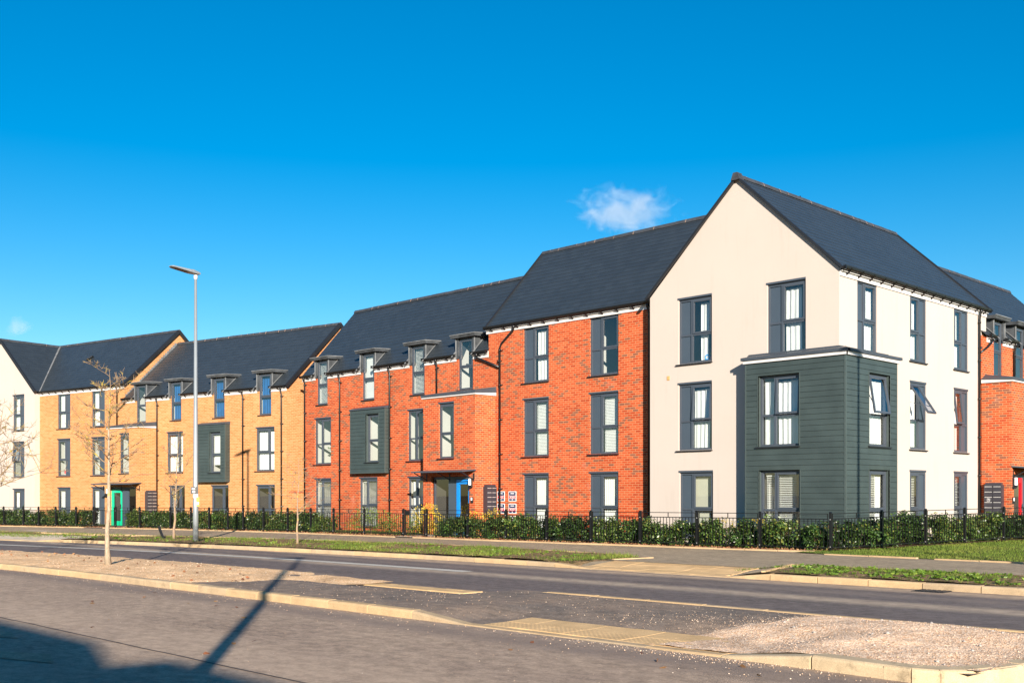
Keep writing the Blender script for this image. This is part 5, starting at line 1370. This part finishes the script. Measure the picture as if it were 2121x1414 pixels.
tree('tall bare sapling with a pale trunk standing on the sandy island', -21.1, 9.32, 3.95, .054, .42, 24, .85, 5, (M['bark'],M['bark2']), (.06,0), .4, 3, 1.25)
tree('bare young tree with lichen-covered branches at the left edge', -27.9, 9.05, 3.6, .055, .4, 19, 1.3, 12, (M['bark2'],M['bark2']), (.5,.42), .4, 3, 1.25)
tree('slim bare sapling beside the lamp post on the verge', -33.13, 16.85, 3.6, .045, .3, 16, .95, 21, (M['bark3'],M['bark2']), (.35,0), .7, 3, .8)
tree('small bare sapling on the verge in front of the join of buff and red brick', -26.96, 17.6, 2.55, .036, .34, 14, .85, 33, (M['bark3'],M['bark3']), (.08,0), .3, 3, .8)
t = T('stake', 'short leaning dark stake on the verge beside the slim sapling', 'stake', (-34.2,17.0,gz(-34))); mb = MB()
mb.bar((-34.1,17.0,gz(-34)-.1),(-34.4,16.95,gz(-34)+.4),.09,.05,(0,1,0)); t.obj('post', mb, M['dark'])

# ------------------------------------------------------------------ street lamps
def lamp(label, x, y, h=8.35, signs=False, th=1):
    z = gz(x); t = T('street_lamp', label, 'street lamp', (x,y,z), group='grey street lamps')
    mb = MB(); mb.tube([(x,y,z-.2),(x,y,z+1.25),(x,y,z+1.3),(x,y,z+h)], [.088*th,.086*th,.078*th,.04*th], 14); t.obj('pole', mb, M['steel'], None, True)
    mb = MB(); mb.tube([(x,y,z+h-.02),(x,y,z+h+.02),(x,y,z+h+.1),(x,y,z+h+.15)], [.045,.06,.06,.03], 10); t.obj('joint', mb, M['white'], None, True)
    mb = MB(); a = Vector((x,y+.13,z+h+.16)); b = Vector((x,y-.85,z+h+.27)); u = Vector((.16,0,0))
    def sec(p, w, t0, t1): return [p-u*w+Vector((0,0,t0)),p+u*w+Vector((0,0,t0)),p+u*w*.7+Vector((0,0,t1)),p-u*w*.7+Vector((0,0,t1))]
    S_ = [sec(a,.55,-.01,.05),sec(a.lerp(b,.25),.9,-.03,.08),sec(a.lerp(b,.35),1,-.03,.06),sec(a.lerp(b,.92),.9,-.015,.035),sec(b,.5,0,.02)]
    for p, q in zip(S_,S_[1:]):
        for k in range(4): mb.face([p[k],p[(k+1)%4],q[(k+1)%4],q[k]])
    mb.face(S_[0][::-1]); mb.face(S_[-1]); hd = t.obj('lamp_head', mb, M['steel'])
    mb = MB(); p, q = a.lerp(b,.42), a.lerp(b,.9); mb.face([p-u*.8+Vector((0,0,-.033)),p+u*.8+Vector((0,0,-.033)),q+u*.75+Vector((0,0,-.02)),q-u*.75+Vector((0,0,-.02))]); t.obj('lens', mb, M['dark'], hd)
    if signs:
        c = Vector((x,y,0)); d = Vector((-x,-y,0)).normalized(); r = Vector((-d.y,d.x,0)); f = Fa(c,r,d)
        mb = MB(); mb.tube([(x,y,z+1.38),(x,y,z+1.5)], .0805, 14, False); t.obj('white_band', mb, M['paper'])
        mb = MB(); mb.box(f, -.15, .045, .072, .085, z+1.5, z+1.72); n = t.obj('number_plate', mb, M['black'])
        mb = MB(); mb.box(f, -.11, -.02, .085, .088, z+1.64, z+1.68); mb.box(f, -.09, -.02, .085, .088, z+1.54, z+1.6); t.obj('numerals', mb, M['paper'], n)
        mb = MB(); mb.box(f, .015, .1, .055, .078, z+1.12, z+1.4); n = t.obj('sticker', mb, M['yellow'])
        mb = MB(); mb.box(f, .025, .09, .078, .08, z+1.17, z+1.24); t.obj('notice', mb, M['paper'], n)
lamp('grey street lamp on the verge in front of the buff brick block', -30.84, 16.41, 8.2, True)
lamp('grey street lamp out of frame on the right beside the lawn', -4.4, 19.75)
lamp('grey street lamp behind the camera across the road', 2.2, -3.15, th=1.35)

# ------------------------------------------------------------------ houses across the road, behind the camera
def opp_house(label, x0, x1, e0, e1):
    b = Bld(label, ((x0+x1)/2,-13)); b.root.name = 'house'
    yb, yf, ze, zr, ym = -15.95, -7.35, 5.0, 7.95, -11.65
    fr = Fa((0,yf,0),(1,0,0),(0,1,0))
    hs_ = [(x0+1+i*2.3,x0+2.1+i*2.3,z,z+1.3) for i in range(int((x1-x0-1.5)/2.3)) for z in (.95,3.3)]
    mb = MB(); wall_face(mb, fr, x0, x1, ZB, ze, hs_)
    shell(mb, [(x0,yf),(x0,yb),(x1,yb),(x1,yf)], ZB, ze)
    d = .25
    for x, e in ((x0,e0),(x1,e1)): mb.face([(x,yf,ze),(x,yb,ze),(x,ym,zr-(d if e else 0))])
    b.obj('wall', mb, M['orange'])
    for h in hs_: window(b, fr, *h, 'single', room=False)
    mb = MB()
    ra, rb = x0+(.8 if e0 else 0), x1-(.8 if e1 else 0)
    for yy in (yf+.15,yb-.15):
        mb.face([(x0,yy,ze-.05),(x1,yy,ze-.05),(x1,ym,zr-(d if e1 else 0)),(rb,ym,zr),(ra,ym,zr),(x0,ym,zr-(d if e0 else 0))])
    b.obj('roof', mb, M['slate'])
opp_house('buff brick house behind the camera, nearer the left', 0, 12.45, 0, 1)
opp_house('buff brick house behind the camera, farther right', 12.5, 30, 1, 0)

# ------------------------------------------------------------------ clouds, far away
def cloud(label, c, size, dens, seed, sc, thr=.5):
    bpy.ops.mesh.primitive_ico_sphere_add(subdivisions=3, radius=1, location=c); o = bpy.context.object; o.name = 'cloud'; o.scale = size; o.rotation_euler = (0,0,R(45.6))
    tag(o, label, 'cloud', 'small clouds low in the sky')
    m = bpy.data.materials.new('cloud_vapour'); m.use_nodes = True; nt = m.node_tree; nt.nodes.remove(nt.nodes['Principled BSDF'])
    v = N(nt,'ShaderNodeVolumePrincipled'); v.inputs['Color'].default_value = (1,1,1,1); v.inputs['Anisotropy'].default_value = 0
    tc = N(nt,'ShaderNodeTexCoord'); mp = N(nt,'ShaderNodeMapping'); mp.inputs['Location'].default_value = (seed,seed*.7,0); mp.inputs['Scale'].default_value = (size[0]/size[2]*.8,1,1)
    L(nt, tc.outputs['Object'], mp.inputs[0])
    nzz = N(nt,'ShaderNodeTexNoise'); nzz.inputs['Scale'].default_value = sc; nzz.inputs['Detail'].default_value = 7; nzz.inputs['Roughness'].default_value = .62; nzz.inputs['Distortion'].default_value = .6; L(nt, mp.outputs[0], nzz.inputs['Vector'])
    ln = N(nt,'ShaderNodeVectorMath', operation='LENGTH'); L(nt, tc.outputs['Object'], ln.inputs[0])
    fal = N(nt,'ShaderNodeMapRange'); fal.inputs['From Min'].default_value = .15; fal.inputs['From Max'].default_value = 1; fal.inputs['To Min'].default_value = .22; fal.inputs['To Max'].default_value = -.28; L(nt, ln.outputs['Value'], fal.inputs['Value'])
    ad = N(nt,'ShaderNodeMath', operation='ADD'); L(nt, nzz.outputs['Fac'], ad.inputs[0]); L(nt, fal.outputs[0], ad.inputs[1])
    mr = N(nt,'ShaderNodeMapRange'); mr.inputs['From Min'].default_value = thr; mr.inputs['From Max'].default_value = thr+.22; mr.inputs['To Max'].default_value = dens; L(nt, ad.outputs[0], mr.inputs['Value'])
    L(nt, mr.outputs[0], v.inputs['Density']); L(nt, v.outputs[0], nt.nodes['Material Output'].inputs['Volume'])
    o.data.materials.append(m)
cloud('small wispy white cloud above the roof of the tall red block', (-318,385,133), (34,12,17), .055, 2.3, 2.3, .45)
cloud('faint small cloud above the white gable at the left edge', (-570,204,88), (12,6,8), .05, 5.1, 1.2, .45)

# ------------------------------------------------------------------ camera, sun, sky
cam = bpy.data.cameras.new('camera'); co = bpy.data.objects.new('camera', cam); COL.objects.link(co); SC.camera = co
PHI = R(44.434)
fwd = Vector((-math.cos(PHI),math.sin(PHI),0))
co.location = (0,0,1.5); co.rotation_euler = (R(90),0,math.atan2(-fwd.x,fwd.y))
cam.sensor_fit = 'HORIZONTAL'; cam.sensor_width = 36; cam.lens = 36*2224/2121
cam.shift_y = (1026-707)/2121; cam.clip_end = 6000; cam.clip_start = .05
ELEV, AZ = R(16), R(36)
sun = bpy.data.lights.new('sun','SUN'); so = bpy.data.objects.new('sun', sun); COL.objects.link(so)
dv_ = Vector((-math.cos(AZ)*math.cos(ELEV), math.sin(AZ)*math.cos(ELEV), -math.sin(ELEV)))
so.rotation_euler = dv_.to_track_quat('-Z','Y').to_euler(); so.location = (40,-30,30)
sun.energy = 5; sun.angle = R(.4); sun.color = (1,.89,.75)
w = bpy.data.worlds.new('World'); SC.world = w; w.use_nodes = True; nt = w.node_tree
sky = N(nt,'ShaderNodeTexSky'); sky.sky_type = 'NISHITA'; sky.sun_disc = False; sky.sun_elevation = ELEV; sky.sun_rotation = R(126); sky.altitude = 0; sky.air_density = 1.0; sky.dust_density = .25; sky.ozone_density = 3.0
hs = N(nt,'ShaderNodeHueSaturation'); hs.inputs['Saturation'].default_value = 1.48; hs.inputs['Hue'].default_value = .496; L(nt, sky.outputs[0], hs.inputs['Color'])
L(nt, hs.outputs[0], nt.nodes['Background'].inputs['Color']); nt.nodes['Background'].inputs['Strength'].default_value = .066
SC.view_settings.view_transform = 'Standard'; SC.view_settings.look = 'None'; SC.view_settings.exposure = 1.22; SC.view_settings.gamma = 1
SC.cycles.volume_bounces = 1; SC.cycles.max_bounces = 8; SC.cycles.transparent_max_bounces = 12; SC.cycles.caustics_reflective = False; SC.cycles.caustics_refractive = False
SC.cycles.sample_clamp_indirect = 4
